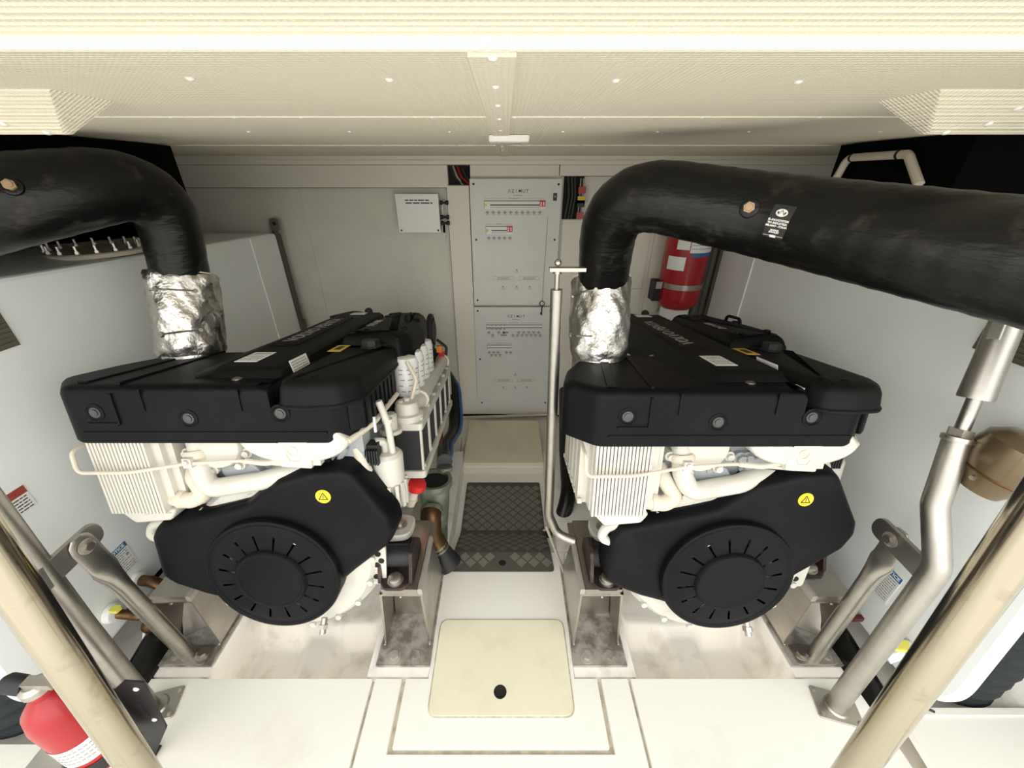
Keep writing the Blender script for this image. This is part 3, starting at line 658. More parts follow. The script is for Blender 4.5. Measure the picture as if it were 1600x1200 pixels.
    mb = MB(); mb.loft([guard(0.100,0.0),guard(0.060,0.002),guard(0.036,0.008),guard(0.026,0.013),guard(0.0215,0.020),guard(0.0195,0.030)]); bg_ = P(mb,'belt_guard','black')
    mb = MB(); mb.prism(fillet2([(-0.03,0.215),(0.02,0.285),(0.17,0.335),(0.19,0.315),(0.04,0.25)],0.01),0.06,0.125,'y',r=0.004); mb.prism(fillet2([(-0.25,0.15),(-0.06,0.205),(-0.05,0.19),(-0.24,0.135)],0.006),0.05,0.12,'y',r=0.003); P(mb,'guard_flange','black',bg_)
    mb = MB(); mb.lathe([(0.012,0),(0.012,0.006),(0.005,0.008)],(0.265,0.045,0.245),(0.3,-1,0),12); P(mb,'bolt','black',bg_)
    mb = MB(); mb.lathe([(0.0205,0),(0.0205,0.0008)],(0.172,0.0185,0.236),(0,-1,0),28); ws = P(mb,'warning_sticker','yellow',bg_)
    T = frame((0.172,0.0176,0.234),(1,0,0),(0,0,1))
    tri = [Vector((0.0135*math.cos(R(a)),0.0135*math.sin(R(a)),0.0004)) for a in (90,210,330)]
    mb = MB()
    for i in range(3): mb.tube([T@tri[i],T@tri[(i+1)%3]],0.0011,6)
    mb.box(-0.0009,0.0009,-0.001,0.006,0,0.0008,T=T); mb.box(-0.0009,0.0009,-0.0035,-0.002,0,0.0008,T=T); P(mb,'warning_triangle','ink',ws)
    # ---- round pulley cover with 16 slots
    mb = MB(); c = (0,0,-0.018); N = 128
    def ring(r, y): return [Vector((r*math.cos(2*math.pi*k/N),y,c[2]+r*math.sin(2*math.pi*k/N))) for k in range(N)]
    prof = [(0.188,0.06),(0.188,0.008),(0.185,0.001),(0.179,-0.001),(0.172,0.002),(0.168,0.001),(0.146,-0.0045),(0.100,-0.007)]
    rows = [[mb.bm.verts.new(v) for v in ring(r,y)] for r, y in prof]
    for q in range(len(prof)-1):
        for k in range(N):
            if q == 6 and (k % 8) in (3,): continue      # the slots are real gaps
            k2 = (k+1) % N; mb.bm.faces.new((rows[q][k],rows[q][k2],rows[q+1][k2],rows[q+1][k]))
    prof2 = [(0.100,-0.007),(0.0975,-0.014),(0.094,-0.018),(0.0895,-0.0185),(0.085,-0.0155),(0.02,-0.0145)]
    secs = [rows[-1]]
    for r, y in prof2[1:]: secs.append([mb.bm.verts.new(v) for v in ring(r,y)])
    for q in range(len(secs)-1):
        for k in range(N): k2 = (k+1) % N; mb.bm.faces.new((secs[q][k],secs[q][k2],secs[q+1][k2],secs[q+1][k]))
    mb.bm.faces.new(secs[-1]); pc = P(mb,'pulley_cover','black')
    mb = MB(); mb.lathe([(0.16,0.035),(0.16,0.03),(0.10,0.03),(0.10,0.018),(0.085,0.014),(0.02,0.014)],c,(0,1,0),48); P(mb,'pulley','dark',pc)
    mb = MB(); mb.lathe([(0.145,0.018),(0.130,0.008),(0.116,0.018)],c,(0,1,0),48,caps=False); P(mb,'pulley_rim','plate',pc)
    # ---- black front cover
    tp_l = fillet2([(-0.405,0.0),(0.092,0.0),(0.092,0.03),(0.12,0.09),(0.12,0.36),(-0.17,0.385),(-0.17,0.375),(-0.385,0.36),(-0.46,0.20),(-0.487,0.08)],[0.05,0.001,0.005,0.01,0.01,0,0,0.03,0.05,0.05],4)
    def sec(pts, z, ins=0): return [Vector((p[0],p[1],z)) for p in (offset2(pts,ins) if ins else pts)]
    mb = MB(); mb.loft([sec(tp_l,0.402,0.004),sec(tp_l,0.41,0.0),sec(tp_l,0.528),sec(tp_l,0.541,0.004),sec(tp_l,0.548,0.012),sec(tp_l,0.552,0.03)])
    lo = fillet2([(0.06,0.0005),(0.225,0.0005),(0.278,0.045),(0.285,0.10),(0.285,0.28),(0.06,0.28)],[0,0.05,0.04,0.02,0,0],4)
    mb.loft([sec(lo,0.402,0.004),sec(lo,0.41),sec(lo,0.488),sec(lo,0.496,0.004),sec(lo,0.499,0.012)])
    fc = P(mb,'front_cover','black')
    mb = MB(); mb.box(-0.38,0.22,-0.0025,0.004,0.429,0.435,bev=0.002); mb.box(-0.285,-0.279,-0.004,0.003,0.455,0.535,bev=0.0025); mb.box(-0.215,-0.209,-0.003,0.003,0.49,0.545,bev=0.0025); mb.box(-0.36,-0.285,-0.0035,0.003,0.452,0.459,bev=0.0025); mb.box(0.02,0.024,-0.003,0.003,0.49,0.545,bev=0.0015)
    P(mb,'moulded_ribs','black',fc)
    mb = MB(); mb.prism([(-0.385,0.03),(-0.36,0.03),(-0.31,0.345),(-0.335,0.345)],0.55,0.556,'z',r=0.002); mb.prism([(-0.28,0.02),(-0.272,0.02),(-0.245,0.35),(-0.253,0.35)],0.55,0.5565,'z',r=0.002); P(mb,'moulded_ribs','black',fc)
    for x, z in ((-0.336,0.485),(-0.113,0.470),(0.113,0.483)):
        mb = MB(); mb.lathe([(0.024,0.004),(0.024,-0.0015),(0.020,-0.003),(0.017,0.0005),(0.015,0.001)],(x,0.0,z),(0,1,0),24); bo = P(mb,'bolt_recess','black',fc)
        mb = MB(); mb.lathe([(0.0135,0.0),(0.0135,0.002),(0.009,0.0025),(0.009,0.005),(0.004,0.006)],(x,0.002,z),(0,-1,0),16); P(mb,'bolt','darkbolt',bo)
    mb = MB(); mb.lathe([(0.012,0),(0.012,0.003),(0.006,0.006)],(-0.015,0.06,0.551),(0,0,1),12); P(mb,'bolt','plate',fc)
    mb = MB(); mb.lathe([(0.009,0),(0.009,0.004),(0.004,0.006)],(-0.165,0.33,0.551),(0,0,1),12); P(mb,'bolt','plate',fc)
    # ---- long raised rocker cover with the embossed name
    def rc(y, xo, z): return [Vector((-0.20+xo,y,0.53)),Vector((-0.175+xo,y,0.552)),Vector((-0.10+xo*0.3,y,z-0.006)),Vector((-0.088+xo*0.3,y,z)),Vector((0.076,y,z)),Vector((0.088,y,z-0.008)),Vector((0.098,y,0.53))]
    mb = MB(); mb.loft([rc(0.062,0.05,0.548),rc(0.078,0.04,0.566),rc(0.10,0.02,0.575),rc(0.30,0,0.580),rc(0.60,0,0.589),rc(0.93,0,0.598),rc(0.945,0,0.592),rc(0.95,0,0.54)]); rk = P(mb,'rocker_cover','blackm')
    a = math.atan2(0.598-0.575,0.83)
    mb = MB(); T = frame((-0.036,0.555,0.5885),(0,math.cos(a),math.sin(a)),(-1,0,0))
    mb.prism(fillet2(rect2(-0.24,0.24,-0.045,0.045),0.012),-0.004,0.0022,'z',r=0.002,seg=1,T=T); nm = P(mb,'name_plate','blackm',rk)
    text('VOLVO PENTA',0.060,T@Matrix.Translation((0,0,0.003)),'greyink',nm,sx=0.98,bold=0.0006)
    def lab(x0,x1,y0,y1,z,name,m,par,pr=True,rot=0,T=None):
        T = T or Matrix.Translation((0,0,z))
        b = MB(); b.box(x0,x1,y0,y1,0,0.001,T=T); o = P(b,name,m,par)
        if pr:
            b = MB()
            for k in range(5): scribble(x0+0.006,x1-0.006,y1-(k+1)*(y1-y0)/6,(y1-y0)*0.06,T@Matrix.Translation((0,0,0.001)),b)
            P(b,'print','greyink',o)
        return o
    T0 = Matrix.Translation((0,0.18,0.5775))@Matrix.Rotation(a,4,'X')
    lab(-0.068,-0.008,-0.045,0.05,0,'paper_label','white',rk,T=T0)
    lab(-0.04,0.025,0.0,0.055,0,'paper_label','white',rk,False,T=Matrix.Translation((0,0.87,0.5965))@Matrix.Rotation(a,4,'X'))
    T1 = frame((0.094,0.165,0.553),(0,1,0),(-0.25,0,1)); lab(-0.045,0.045,-0.012,0.03,0,'paper_label','white',rk,T=T1)
    mb = MB(); mb.tube(fillet3([(0.02,0.94,0.56),(-0.06,0.99,0.57),(-0.16,0.95,0.55)],0.05),0.03,10); mb.sph((0.02,0.95,0.60),0.018); P(mb,'rear_hose','rubberm')
    # ---- right-hand coolant tank lid, filters cover
    ll = fillet2([(0.106,0.03),(0.125,-0.015),(0.19,-0.024),(0.262,-0.012),(0.302,0.045),(0.306,0.30),(0.300,0.385),(0.115,0.385)],[0.02,0.03,0.08,0.05,0.08,0.05,0.01,0.01],4)
    mb = MB(); mb.loft([sec(ll,0.502,-0.003),sec(ll,0.508,-0.004),sec(ll,0.512,0.0),sec(ll,0.545,0.004),sec(ll,0.558,0.010),sec(ll,0.565,0.022),sec(ll,0.568,0.045)]); ld_ = P(mb,'coolant_tank','blackm')
    mb = MB(); mb.prism(fillet2([(0.262,0.02),(0.300,0.05),(0.300,0.30),(0.262,0.30)],0.01),0.425,0.505,'z')
    for k in range(7): y = 0.06+k*0.036; mb.box(0.295,0.306,y,y+0.018,0.43,0.506,bev=0.004,seg=1)
    P(mb,'ribbed_side','black',ld_)
    mb = MB(); mb.lathe([(0.034,0),(0.034,0.006),(0.029,0.007),(0.029,0.022),(0.026,0.026),(0.005,0.026)],(0.225,0.355,0.565),(0,0,1),8); mb.box(0.18,0.27,0.31,0.40,0.560,0.567,bev=0.003); P(mb,'filler_cap','rubberm',ld_)
    for p in ((0.155,0.05),(0.195,0.03)):
        mb = MB(); mb.lathe([(0.010,0),(0.010,0.004),(0.004,0.006)],(p[0],p[1],0.566),(0,0,1),12); P(mb,'bolt','black',ld_)
    mb = MB(); mb.box(0.112,0.152,0.29,0.375,0.567,0.5685); yl = P(mb,'yellow_label','ylabel',ld_)
    mb = MB(); mb.box(0.122,0.142,0.31,0.355,0.5685,0.569); P(mb,'print','ink',yl)
    mb = MB(); mb.box(0.106,0.115,0.04,0.07,0.53,0.545,bev=0.002); P(mb,'clip','whitep',ld_)
    rr = fillet2([(0.11,0.392),(0.305,0.392),(0.335,0.45),(0.340,0.62),(0.318,0.80),(0.290,0.93),(0.13,0.93)],[0.01,0.02,0.05,0.05,0.05,0.03,0.02],4)
    mb = MB(); mb.loft([sec(rr,0.515,0.0),sec(rr,0.565),sec(rr,0.588,0.012),sec(rr,0.600,0.030),sec(rr,0.604,0.055)])
    mb.prism(fillet2([(0.25,0.395),(0.318,0.40),(0.338,0.46),(0.338,0.52),(0.25,0.55)],0.02),0.47,0.53,'z',r0=0.01)
    fcv = P(mb,'filter_cover','blackm')
    text('D13 800',0.042,frame((0.165,0.60,0.6045),(0,1,0),(-1,0,0)),'greyink',fcv,sx=0.9)
    mb = MB(); mb.tube(fillet3([(0.275,0.62,0.59),(0.275,0.63,0.625),(0.275,0.72,0.625),(0.275,0.73,0.59)],0.03),0.006,8); P(mb,'handle','blackm',fcv)
    for p in ((0.15,0.44),(0.18,0.45),(0.30,0.70),(0.30,0.50)):
        mb = MB(); mb.lathe([(0.012,-0.01),(0.012,0.004),(0.007,0.005),(0.006,-0.002)],(p[0],p[1],0.602),(0,0,1),12); P(mb,'bolt','black',fcv)
    for y in (0.76,0.82):
        mb = MB(); mb.box(0.15,0.20,y,y+0.035,0.600,0.606,bev=0.002); P(mb,'vent_slot','dark',fcv)
    mb = MB(); mb.tube([(0.30,0.98+0.06*math.cos(t),0.50+0.075*math.sin(t)) for t in [2*math.pi*k/24 for k in range(25)]],0.012,8); mb.lathe([(0.055,0),(0.055,0.03)],(0.285,0.98,0.50),(1,0,0),20); P(mb,'rear_pulley','rubberm')
    # ---- four fuel and oil filters
    for k in range(4):
        y = 0.405+0.092*k
        mb = MB(); mb.lathe([(0.036,0.385),(0.0415,0.392),(0.0415,0.50),(0.036,0.52),(0.02,0.525)],(0.318,y,0),(0,0,1),24); f = P(mb,'filter','white')
        mb = MB()
        for z in (0.41,0.43,0.45,0.47,0.485):
            for q in range(5):
                t = R(-100+q*38+random.uniform(-8,8)); mb.box(-0.008,0.008,-0.0015,0.0015,0,0.0006,T=frame((0.318+0.0414*math.cos(t),y+0.0414*math.sin(t),z),(-math.sin(t),math.cos(t),0),(0,0,1)))
        P(mb,'print','greyink',f)
        mb = MB(); mb.lathe([(0.02,0.358),(0.034,0.360),(0.034,0.386)],(0.318,y,0),(0,0,1),20); P(mb,'filter_bowl','plate' if k == 0 else 'engine',f)
    mb = MB(); mb.tube(fillet3([(0.335,0.36,0.515),(0.365,0.345,0.46),(0.345,0.335,0.39),(0.30,0.30,0.37)],0.03),0.0075,8); P(mb,'breather_hose','cream')
    mb = MB(); mb.box(0.20,0.285,0.33,0.93,0.33,0.53,bev=0.006); P(mb,'filter_bracket','rubberm')
    # ---- oil cooler stack with black mesh cores
    mb = MB(); mb.prism(fillet2([(0.22,0.265),(0.392,0.265),(0.392,0.95),(0.22,0.95)],0.015),0.310,0.335,'z',r=0.004,r0=0.004); mb.prism(fillet2([(0.22,0.265),(0.392,0.265),(0.392,0.95),(0.22,0.95)],0.015),0.135,0.162,'z',r=0.004,r0=0.004)
    for k in range(6): y = 0.275+k*0.128; mb.box(0.372,0.386,y,y+0.012,0.155,0.315,bev=0.003)
    for k in range(6):
        mb.hexa((0.378,0.30+k*0.12,0.335),(0,0,1),0.010,0.010); mb.hexa((0.378,0.30+k*0.12,0.162),(0,0,1),0.010,0.012)
    oc = P(mb,'oil_cooler','engine')
    for k in range(5): y = 0.282+k*0.128; mb = MB(); mb.box(0.298,0.379,y-0.008 if k == 0 else y+0.006,y+0.12,0.160,0.312,bev=0.003); P(mb,'cooler_core','mesh',oc)
    mb = MB(); mb.lathe([(0.052,0),(0.052,0.02),(0.040,0.024),(0.038,0.055),(0.034,0.06),(0.010,0.062),(0.010,0.072)],(0.335,0.315,0.335),(0,0,1),20); mb.hexa((0.320,0.30,0.395),(0,0,1),0.008,0.008); th = P(mb,'pipe_flange_housing','engine')
    mb = MB(); mb.tube(fillet3([(0.335,0.325,0.372),(0.355,0.40,0.365),(0.355,0.98,0.370),(0.345,1.05,0.33),(0.345,1.06,0.15)],[0.04,0.05,0.05]),0.027,18); wp = P(mb,'water_pipe','engine')
    for y in (0.42,0.93):
        mb = MB(); mb.lathe([(0.027,-0.012),(0.034,-0.010),(0.034,0.010),(0.027,0.012)],(0.355,y,0.366),(0,1,0),18); P(mb,'hose_clamp','cream',wp)
    # ---- alternator-like ribbed pump, riser pipe, oil filler, arms
    mb = MB(); mb.lathe([(0.042,0),(0.045,0.006),(0.045,0.088),(0.036,0.098),(0.012,0.10)],(0.311,0.145,0.205),(0,0,1),24); mb.lathe([(0.034,0),(0.034,0.03)],(0.311,0.145,0.178),(0,0,1),16)
    for k in range(14):
        t = 2*math.pi*k/14; mb.box(-0.005,0.005,-0.0,0.008,0.0,0.080,T=frame((0.311+0.043*math.cos(t),0.145+0.043*math.sin(t),0.21),(-math.sin(t),math.cos(t),0),(math.cos(t),math.sin(t),0)))
    fp = P(mb,'ribbed_pump','engine')
    mb = MB(); mb.tube(fillet3([(0.308,0.145,0.30),(0.308,0.145,0.335),(0.285,0.13,0.340)],0.015),0.013,10); P(mb,'pump_elbow','engine',fp)
    mb = MB(); mb.tube(fillet3([(0.245,0.10,0.34),(0.262,0.09,0.29),(0.275,0.10,0.22)],0.04),0.017,12); P(mb,'pump_hose','cream')
    mb = MB(); mb.lathe([(0.022,0),(0.022,0.05),(0.017,0.055)],(0.30,0.235,0.33),(0,0,1),16); mb.lathe([(0.035,0),(0.035,0.012)],(0.30,0.235,0.322),(0,0,1),16); P(mb,'fuel_pump_body','engine')
    mb = MB(); mb.tube(fillet3([(0.31,0.125,0.468),(0.328,0.13,0.40),(0.335,0.15,0.14),(0.32,0.14,0.08),(0.29,0.15,0.03)],0.05),0.0098,12); rp = P(mb,'riser_pipe','engine')
    for z in (0.165,0.405):
        mb = MB(); mb.lathe([(0.0135,-0.006),(0.0135,0.006)],(0.333-0.02*(z>0.3)*0.3,0.147-0.05*(z-0.165),z),(0,0,1),14); P(mb,'pipe_nut','cream',rp)
    mb = MB(); mb.tube(fillet3([(0.26,0.02,0.40),(0.30,0.10,0.415),(0.31,0.30,0.425)],0.05),0.008,8); mb.tube([(0.25,0.04,0.385),(0.29,0.12,0.40),(0.30,0.30,0.41)],0.006,8); P(mb,'wiring_loom','cream')
    for y in (0.09,0.16): mb = MB(); mb.box(0.302,0.308,y,y+0.006,0.39,0.435); P(mb,'cable_tie','whitep')
    mb = MB(); mb.box(0.225,0.30,0.10,0.14,0.30,0.345,bev=0.004)
    for k in range(9): mb.box(0.245+k*0.007,0.249+k*0.007,0.085,0.10,0.29,0.335)
    P(mb,'wiring_connector','rubberm')
    mb = MB(); mb.tube([(0.312,0.325,-0.01),(0.338,0.325,0.065)],0.018,14); mb.lathe([(0.022,0),(0.022,0.006)],(0.320,0.325,0.012),(0.3,0,1),14); mb.prism(fillet2([(0.24,0.29),(0.315,0.29),(0.325,0.36),(0.24,0.36)],0.01),0.05,0.10,'z'); P(mb,'oil_filler','cream')
    mb = MB(); mb.lathe([(0.034,0),(0.036,0.006),(0.034,0.024),(0.026,0.030),(0.004,0.031)],(0.338,0.325,0.060),(0.25,-0.1,1),10); P(mb,'red_cap','redcap',label='red oil filler cap on the aisle side of the left engine')
    mb = MB(); mb.tube([(-0.335,0.42,0.20),(-0.345,0.42,0.27)],0.019,12); P(mb,'oil_filler','cream')
    mb = MB(); mb.lathe([(0.030,0),(0.032,0.006),(0.030,0.022),(0.004,0.026)],(-0.346,0.42,0.275),(-0.1,-0.1,1),10); P(mb,'red_cap','redcap')
    for sx in (-1,1):
        mb = MB(); mb.prism(fillet2([(sx*0.20,0.12),(sx*0.28,0.150),(sx*0.352,0.158),(sx*0.352,0.255),(sx*0.20,0.28)],[0,0.02,0.035,0.035,0]),-0.028,-0.004,'z',r=0.004,r0=0.004); mb.box(*sorted((sx*0.20,sx*0.235)),0.10,0.30,-0.12,-0.02,bev=0.01)
        ar = P(mb,'mount_arm','engine')
        mb = MB(); mb.lathe([(0.026,0),(0.026,0.004),(0.017,0.005),(0.017,0.018),(0.010,0.019),(0.010,0.036),(0.006,0.038)],(sx*0.306,0.205,-0.004),(0,0,1),12); P(mb,'stud_nut','plate',ar)
        mb = MB(); mb.prism(fillet2([(sx*0.215,0.165),(sx*0.30,0.178),(sx*0.30,0.240),(sx*0.215,0.25)],0.015),-0.004,-0.002,'z'); P(mb,'arm_recess','rust',ar)
    # black moulded casings behind the right side, harness bundle
    mb = MB(); mb.box(0.12,0.30,0.93,0.99,0.20,0.55,bev=0.02); P(mb,'rear_casing','rubberm')
    mb = MB(); mb.tube(fillet3([(0.335,0.93,0.47),(0.375,0.95,0.43),(0.37,0.93,0.37)],0.02),0.007,8); hr = P(mb,'sensor_cable','rubberm')
    mb = MB(); mb.box(0.335,0.36,0.90,0.925,0.415,0.445,bev=0.003); P(mb,'orange_plug','orange',hr)
    mb = MB(); mb.box(0.343,0.368,0.90,0.925,0.375,0.415,bev=0.003); P(mb,'red_plug','redcap',hr)
    return g
en = build_engine()
SCL = 1.065
en.location = (-0.688,0.7455,0.455); en.rotation_euler = (R(-10),0,0); en.scale = (SCL,)*3
en2 = copy_tree(en); en2.location = (0.689,0.7455,0.443)
en2['label'] = 'right white marine engine with black covers, its finned cooler facing the aisle'
for c_ in en2.children:
    if 'label' in c_: del c_['label']
EL, ER = Vector(en.location), Vector(en2.location)
# ================================================================ BRACKETS AND MOUNTS
def bracket(xi, xo, h, lab, sx):
    """stainless engine bracket; xi = plate towards the aisle, xo = plate towards the hull"""
    t = thing('engine_bracket', lab, 'bracket', (0,0,0), 'engine brackets')
    s = 1 if xo > xi else -1; w = abs(xo-xi); X = lambda k: xi+s*k
    mb = MB(); x0, x1 = sorted((X(-0.006),X(w+0.012))); mb.box(x0,x1,0.706,1.10,0.0,0.010,bev=0.002); bp = mb.build('base_plate','dirtysteel',t)
    for k in (0.27,0.73):
        p = (X(w*k),0.735,0.010)
        mb = MB(); mb.lathe([(0.024,0),(0.024,0.003),(0.019,0.0035)],p,(0,0,1),18); mb.hexa((p[0],p[1],0.0125),(0,0,1),0.016,0.011); mb.build('bolt','dirtysteel',bp)
    pts = [(0.775,0.010),(1.07,0.010),(0.97,h),(0.768,h)]
    for k0, top in ((0.0,0.0),(w-0.008,-0.03)):
        mb = MB(); secs = []
        for a in (0,0.007): secs.append([Vector((X(k0+a+(top if z > 0.1 else 0)*1.0),y,z)) for y, z in pts])
        mb.loft(secs); mb.build('side_plate','plate',t)
    mb = MB(); x0, x1 = sorted((X(0.006),X(w-0.012))); mb.loft([[(x0,0.885,0.01),(x1,0.885,0.01),(x1-(0.028 if s>0 else 0),0.885,h),(x0+(0.028 if s<0 else 0),0.885,h)],[(x0,0.892,0.01),(x1,0.892,0.01),(x1-(0.028 if s>0 else 0),0.892,h),(x0+(0.028 if s<0 else 0),0.892,h)]]); mb.build('back_plate','plate',t)
    mb = MB(); x0, x1 = sorted((X(-0.002),X(w-0.028))); mb.box(x0,x1,0.766,1.06,h-0.006,h,bev=0.001); mb.box(*sorted((X(0.016),X(w-0.034))),0.772,1.055,h,h+0.018,bev=0.002); mb.build('top_plate','plate',t)
    mb = MB(); mb.prism(fillet2([(X(-0.002),h-0.004),(X(0.014),h-0.004),(X(0.014),h+0.026),(X(-0.002),h+0.026)],0.006),0.768,0.975,'y'); mb.build('edge_rail','rail',t)
    for p in ((X(0.004),0.772,0.016),(X(w-0.004),0.772,0.016),(X(w*0.42),0.768,h-0.012)):
        mb = MB(); mb.sph(p,0.0055,8,5); mb.build('rivet','plate',t)
    return t
def gusset(t, xa, xb, h):
    mb = MB(); mb.loft([[(xa,0.885,0.012),(xb,0.80,0.012),(xb,0.885,h*0.75)],[(xa,0.889,0.012),(xb,0.804,0.012),(xb,0.889,h*0.75)]]); mb.build('gusset','plate',t)
b1 = bracket(-0.256,-0.424,0.312,'stainless bracket on the aisle side of the left engine',-1)
b2 = bracket(0.256,0.424,0.312,'stainless bracket on the aisle side of the right engine',1)
b3 = bracket(-1.015,-1.185,0.275,'stainless bracket on the hull side of the left engine, a strut bolted to its foot',-1)
b4 = bracket(1.015,1.185,0.275,'stainless bracket on the hull side of the right engine, a strut bolted to its foot',1)
gusset(b3,-1.03,-1.17,0.27); gusset(b4,1.03,1.17,0.27)
def mount(x, zb, lab, y=0.86):
    t = thing('engine_mount', lab, 'mount', (x,y,zb), 'rubber engine mounts')
    mb = MB(); mb.tube([(-0.042,0.0,0.052),(0.042,0.0,0.052)],0.036,24); mb.tube([(-0.048,0,0.052),(0.048,0,0.052)],0.026,16); mb.build('rubber_bush','rubberm',t)
    for s in (-1,1):
        mb = MB(); mb.prism(fillet2([(-0.075,0.0),(0.085,0.0),(0.07,0.055),(0.03,0.105),(-0.03,0.095),(-0.06,0.03)],0.015),s*0.045,s*0.056,'x'); mb.build('cheek','rust',t)
    mb = MB(); mb.prism(fillet2([(-0.056,0.09),(-0.056,-0.06),(-0.03,-0.092),(0.03,-0.092),(0.056,-0.06),(0.056,0.09)],0.02),0.0,0.010,'z',r=0.003); mb.build('foot','rust',t)
    mb = MB(); mb.lathe([(0.026,0.010),(0.026,0.015),(0.022,0.016),(0.022,0.026),(0.016,0.030),(0.003,0.030)],(0,-0.062,0),(0,0,1),16); mb.build('foot_bolt','plate',t)
    mb = MB(); mb.box(-0.03,0.03,0.02,0.07,0.03,0.062,bev=0.008); mb.build('top_yoke','rust',t)
    return t
mount(-0.345,0.33,'black rubber mount on the aisle bracket of the left engine'); mount(0.345,0.33,'black rubber mount on the aisle bracket of the right engine')
mount(-1.065,0.293,'black rubber mount on the hull bracket of the left engine',0.93); mount(1.065,0.293,'black rubber mount on the hull bracket of the right engine',0.93)

# ================================================================ EXHAUSTS
def exhaust(side, base, top, path, r0, r1, lab):
    t = thing('exhaust_hose', lab, 'hose', (0,0,0), 'engine exhaust hoses')
    core, fr, extra = path
    pts = fillet3(core, fr, 14); L = [0]
    for i in range(1,len(pts)): L.append(L[-1]+(pts[i]-pts[i-1]).length)
    out = []; n = 60
    for k in range(n+1):
        s_ = L[-1]*k/n; i = min(max(j for j in range(len(L)) if L[j] <= s_+1e-9),len(pts)-2)
        f = (s_-L[i])/max(1e-6,L[i+1]-L[i]); out.append(pts[i].lerp(pts[i+1],f))
    rs = [r0+(r1-r0)*min(1,max(0,(k/n-0.1)/0.5))+0.0008*math.sin(k*2.3) for k in range(n+1)]
    d_ = (out[-1]-out[-3]).normalized()
    for k in range(1,7): out.append(out[n]+d_*extra*k/6); rs.append(r1)
    mb = MB(); mb.tube(out, rs, 36); mb.build('hose','rubber',t,smooth=60)
    b, p = Vector(base), Vector(top); ax = (p-b); Lh = ax.length; ax.normalize()
    u = Vector((1,0,0)); u = (u-ax*u.dot(ax)).normalized(); w = ax.cross(u)
    random.seed(5 if side < 0 else 9)
    ph = [random.uniform(0,6.28) for _ in range(8)]
    def wrap(a_, v_):
        th = a_*2*math.pi; 
        r = 0.098+0.004*math.sin(3*th+ph[0]+v_*4)+0.0022*math.sin(7*th+ph[1]-v_*9)+0.0016*math.sin(13*th+ph[2]+v_*19)
        r *= 1-0.03*math.sin(v_*math.pi*2)**2
        if v_ < 0.10: r *= 0.90+1.0*v_
        if v_ > 0.97: r -= 0.004
        c_ = b+ax*(Lh*v_+0.005*math.sin(2*th+ph[3])*(1 if v_ > 0.5 else -1))
        return c_+(u*math.cos(th)+w*math.sin(th))*r
    mb = MB(); mb.grid(wrap, 72, 26); bmesh.ops.remove_doubles(mb.bm, verts=mb.bm.verts, dist=0.0005)
    wr = mb.build('insulation_wrap','foil',t,label='crumpled silver foil wrap',smooth=75)
    mb = MB(); mb.lathe([(0.088,-0.002),(0.094,0.0),(0.094,0.004)],p,ax,40); mb.build('wrap_rim','cream',wr)
    mb = MB(); mb.lathe([(0.075,-0.10),(0.088,-0.04),(0.085,0.02)],b,ax,32); mb.build('riser_pipe','foil',t)
    for q, v_ in enumerate((0.28,0.78)):
        th0 = R(-95 if side < 0 else -175)
        pa = wrap(((th0)/(2*math.pi))%1, v_); pb_ = wrap(((th0+R(62))/(2*math.pi))%1, v_+0.02)
        d = (pa-b-ax*((pa-b).dot(ax))).normalized(); pm = wrap(((th0+R(31))/(2*math.pi))%1, v_+0.01); dm = (pm-b-ax*((pm-b).dot(ax))).normalized()
        mb = MB(); mb.tube([pa+d*0.004,pm+dm*0.010,pb_+dm*0.004],0.0028,6); mb.lathe([(0.010,0),(0.008,0.006)],pa,d,10); mb.lathe([(0.007,0),(0.006,0.006)],pb_,(pb_-b-ax*((pb_-b).dot(ax))),10); mb.build('lacing_hook','plate',wr)
    return t, out, rs
def unit(v): return Vector(v).normalized()
xl, lp, lr = exhaust(-1,(-1.049,1.192,0.965),(-1.053,1.285,1.215),([(-1.053,1.27,1.17),(-1.0,1.28,1.495),(-1.146,0.988,1.451),(-1.822,0.994,1.319)],[0.208,0.3],0.02),0.078,0.107,'short black exhaust hose above the left engine, bending out to the left tank')
xr, rp_, rr_ = exhaust(1,(0.328,1.192,0.955),(0.333,1.285,1.205),([(0.333,1.27,1.17),(0.30,1.156,1.471),(0.637,0.968,1.415),(0.866,0.543,1.373)],[0.187,0.3],0.30),0.079,0.091,'long black exhaust hose with a small lettered label, above the right engine')
def on_hose(path, rs, k, direction):
    p = path[k]; t = (path[k+1]-path[k-1]).normalized(); d = Vector(direction); d = (d-t*d.dot(t)).normalized(); return p, t, d, rs[k]
def plug(parent, path, rs, k, direction):
    p, t, d, r = on_hose(path, rs, k, direction)
    mb = MB(); mb.lathe([(0.022,-0.006),(0.019,0.004),(0.013,0.006)],p+d*r,d,14); pl = mb.build('boss','rubber',parent)
    mb = MB(); mb.hexa(p+d*(r+0.004),d,0.0115,0.010); mb.lathe([(0.008,0.0),(0.007,0.005)],p+d*(r+0.013),d,10); mb.build('plug','plugm',pl)

# ================================================================ RAILS, POSTS, STRUTS
def post(name, lab, cat, pts, r, m='steel', fil=0.05, group=None, seg=20):
    t = thing(name, lab, cat, (0,0,0), group)
    mb = MB(); mb.tube(fillet3(pts,fil,8), r, seg); mb.build('tube',m,t); return t
t = post('ladder_rail','polished handrail in the left foreground, nearest the camera','handrail',[(-0.632,0.378,1.605),(-0.632,0.2825,0.675),(-0.632,0.213,0.0)],0.0225,'polish',0.1,'ladder handrails',32)
t = post('ladder_rail','polished handrail in the right foreground, nearest the camera','handrail',[(0.632,0.358,1.61),(0.632,0.282,0.675),(0.632,0.227,0.0)],0.0235,'polish',0.1,'ladder handrails',32)
t = post('side_bar','thin flat steel bar between the left handrail and the left floor post','bar',[(-1.30,0.66,0.80),(-1.305,0.625,0.25)],0.012,'rail')
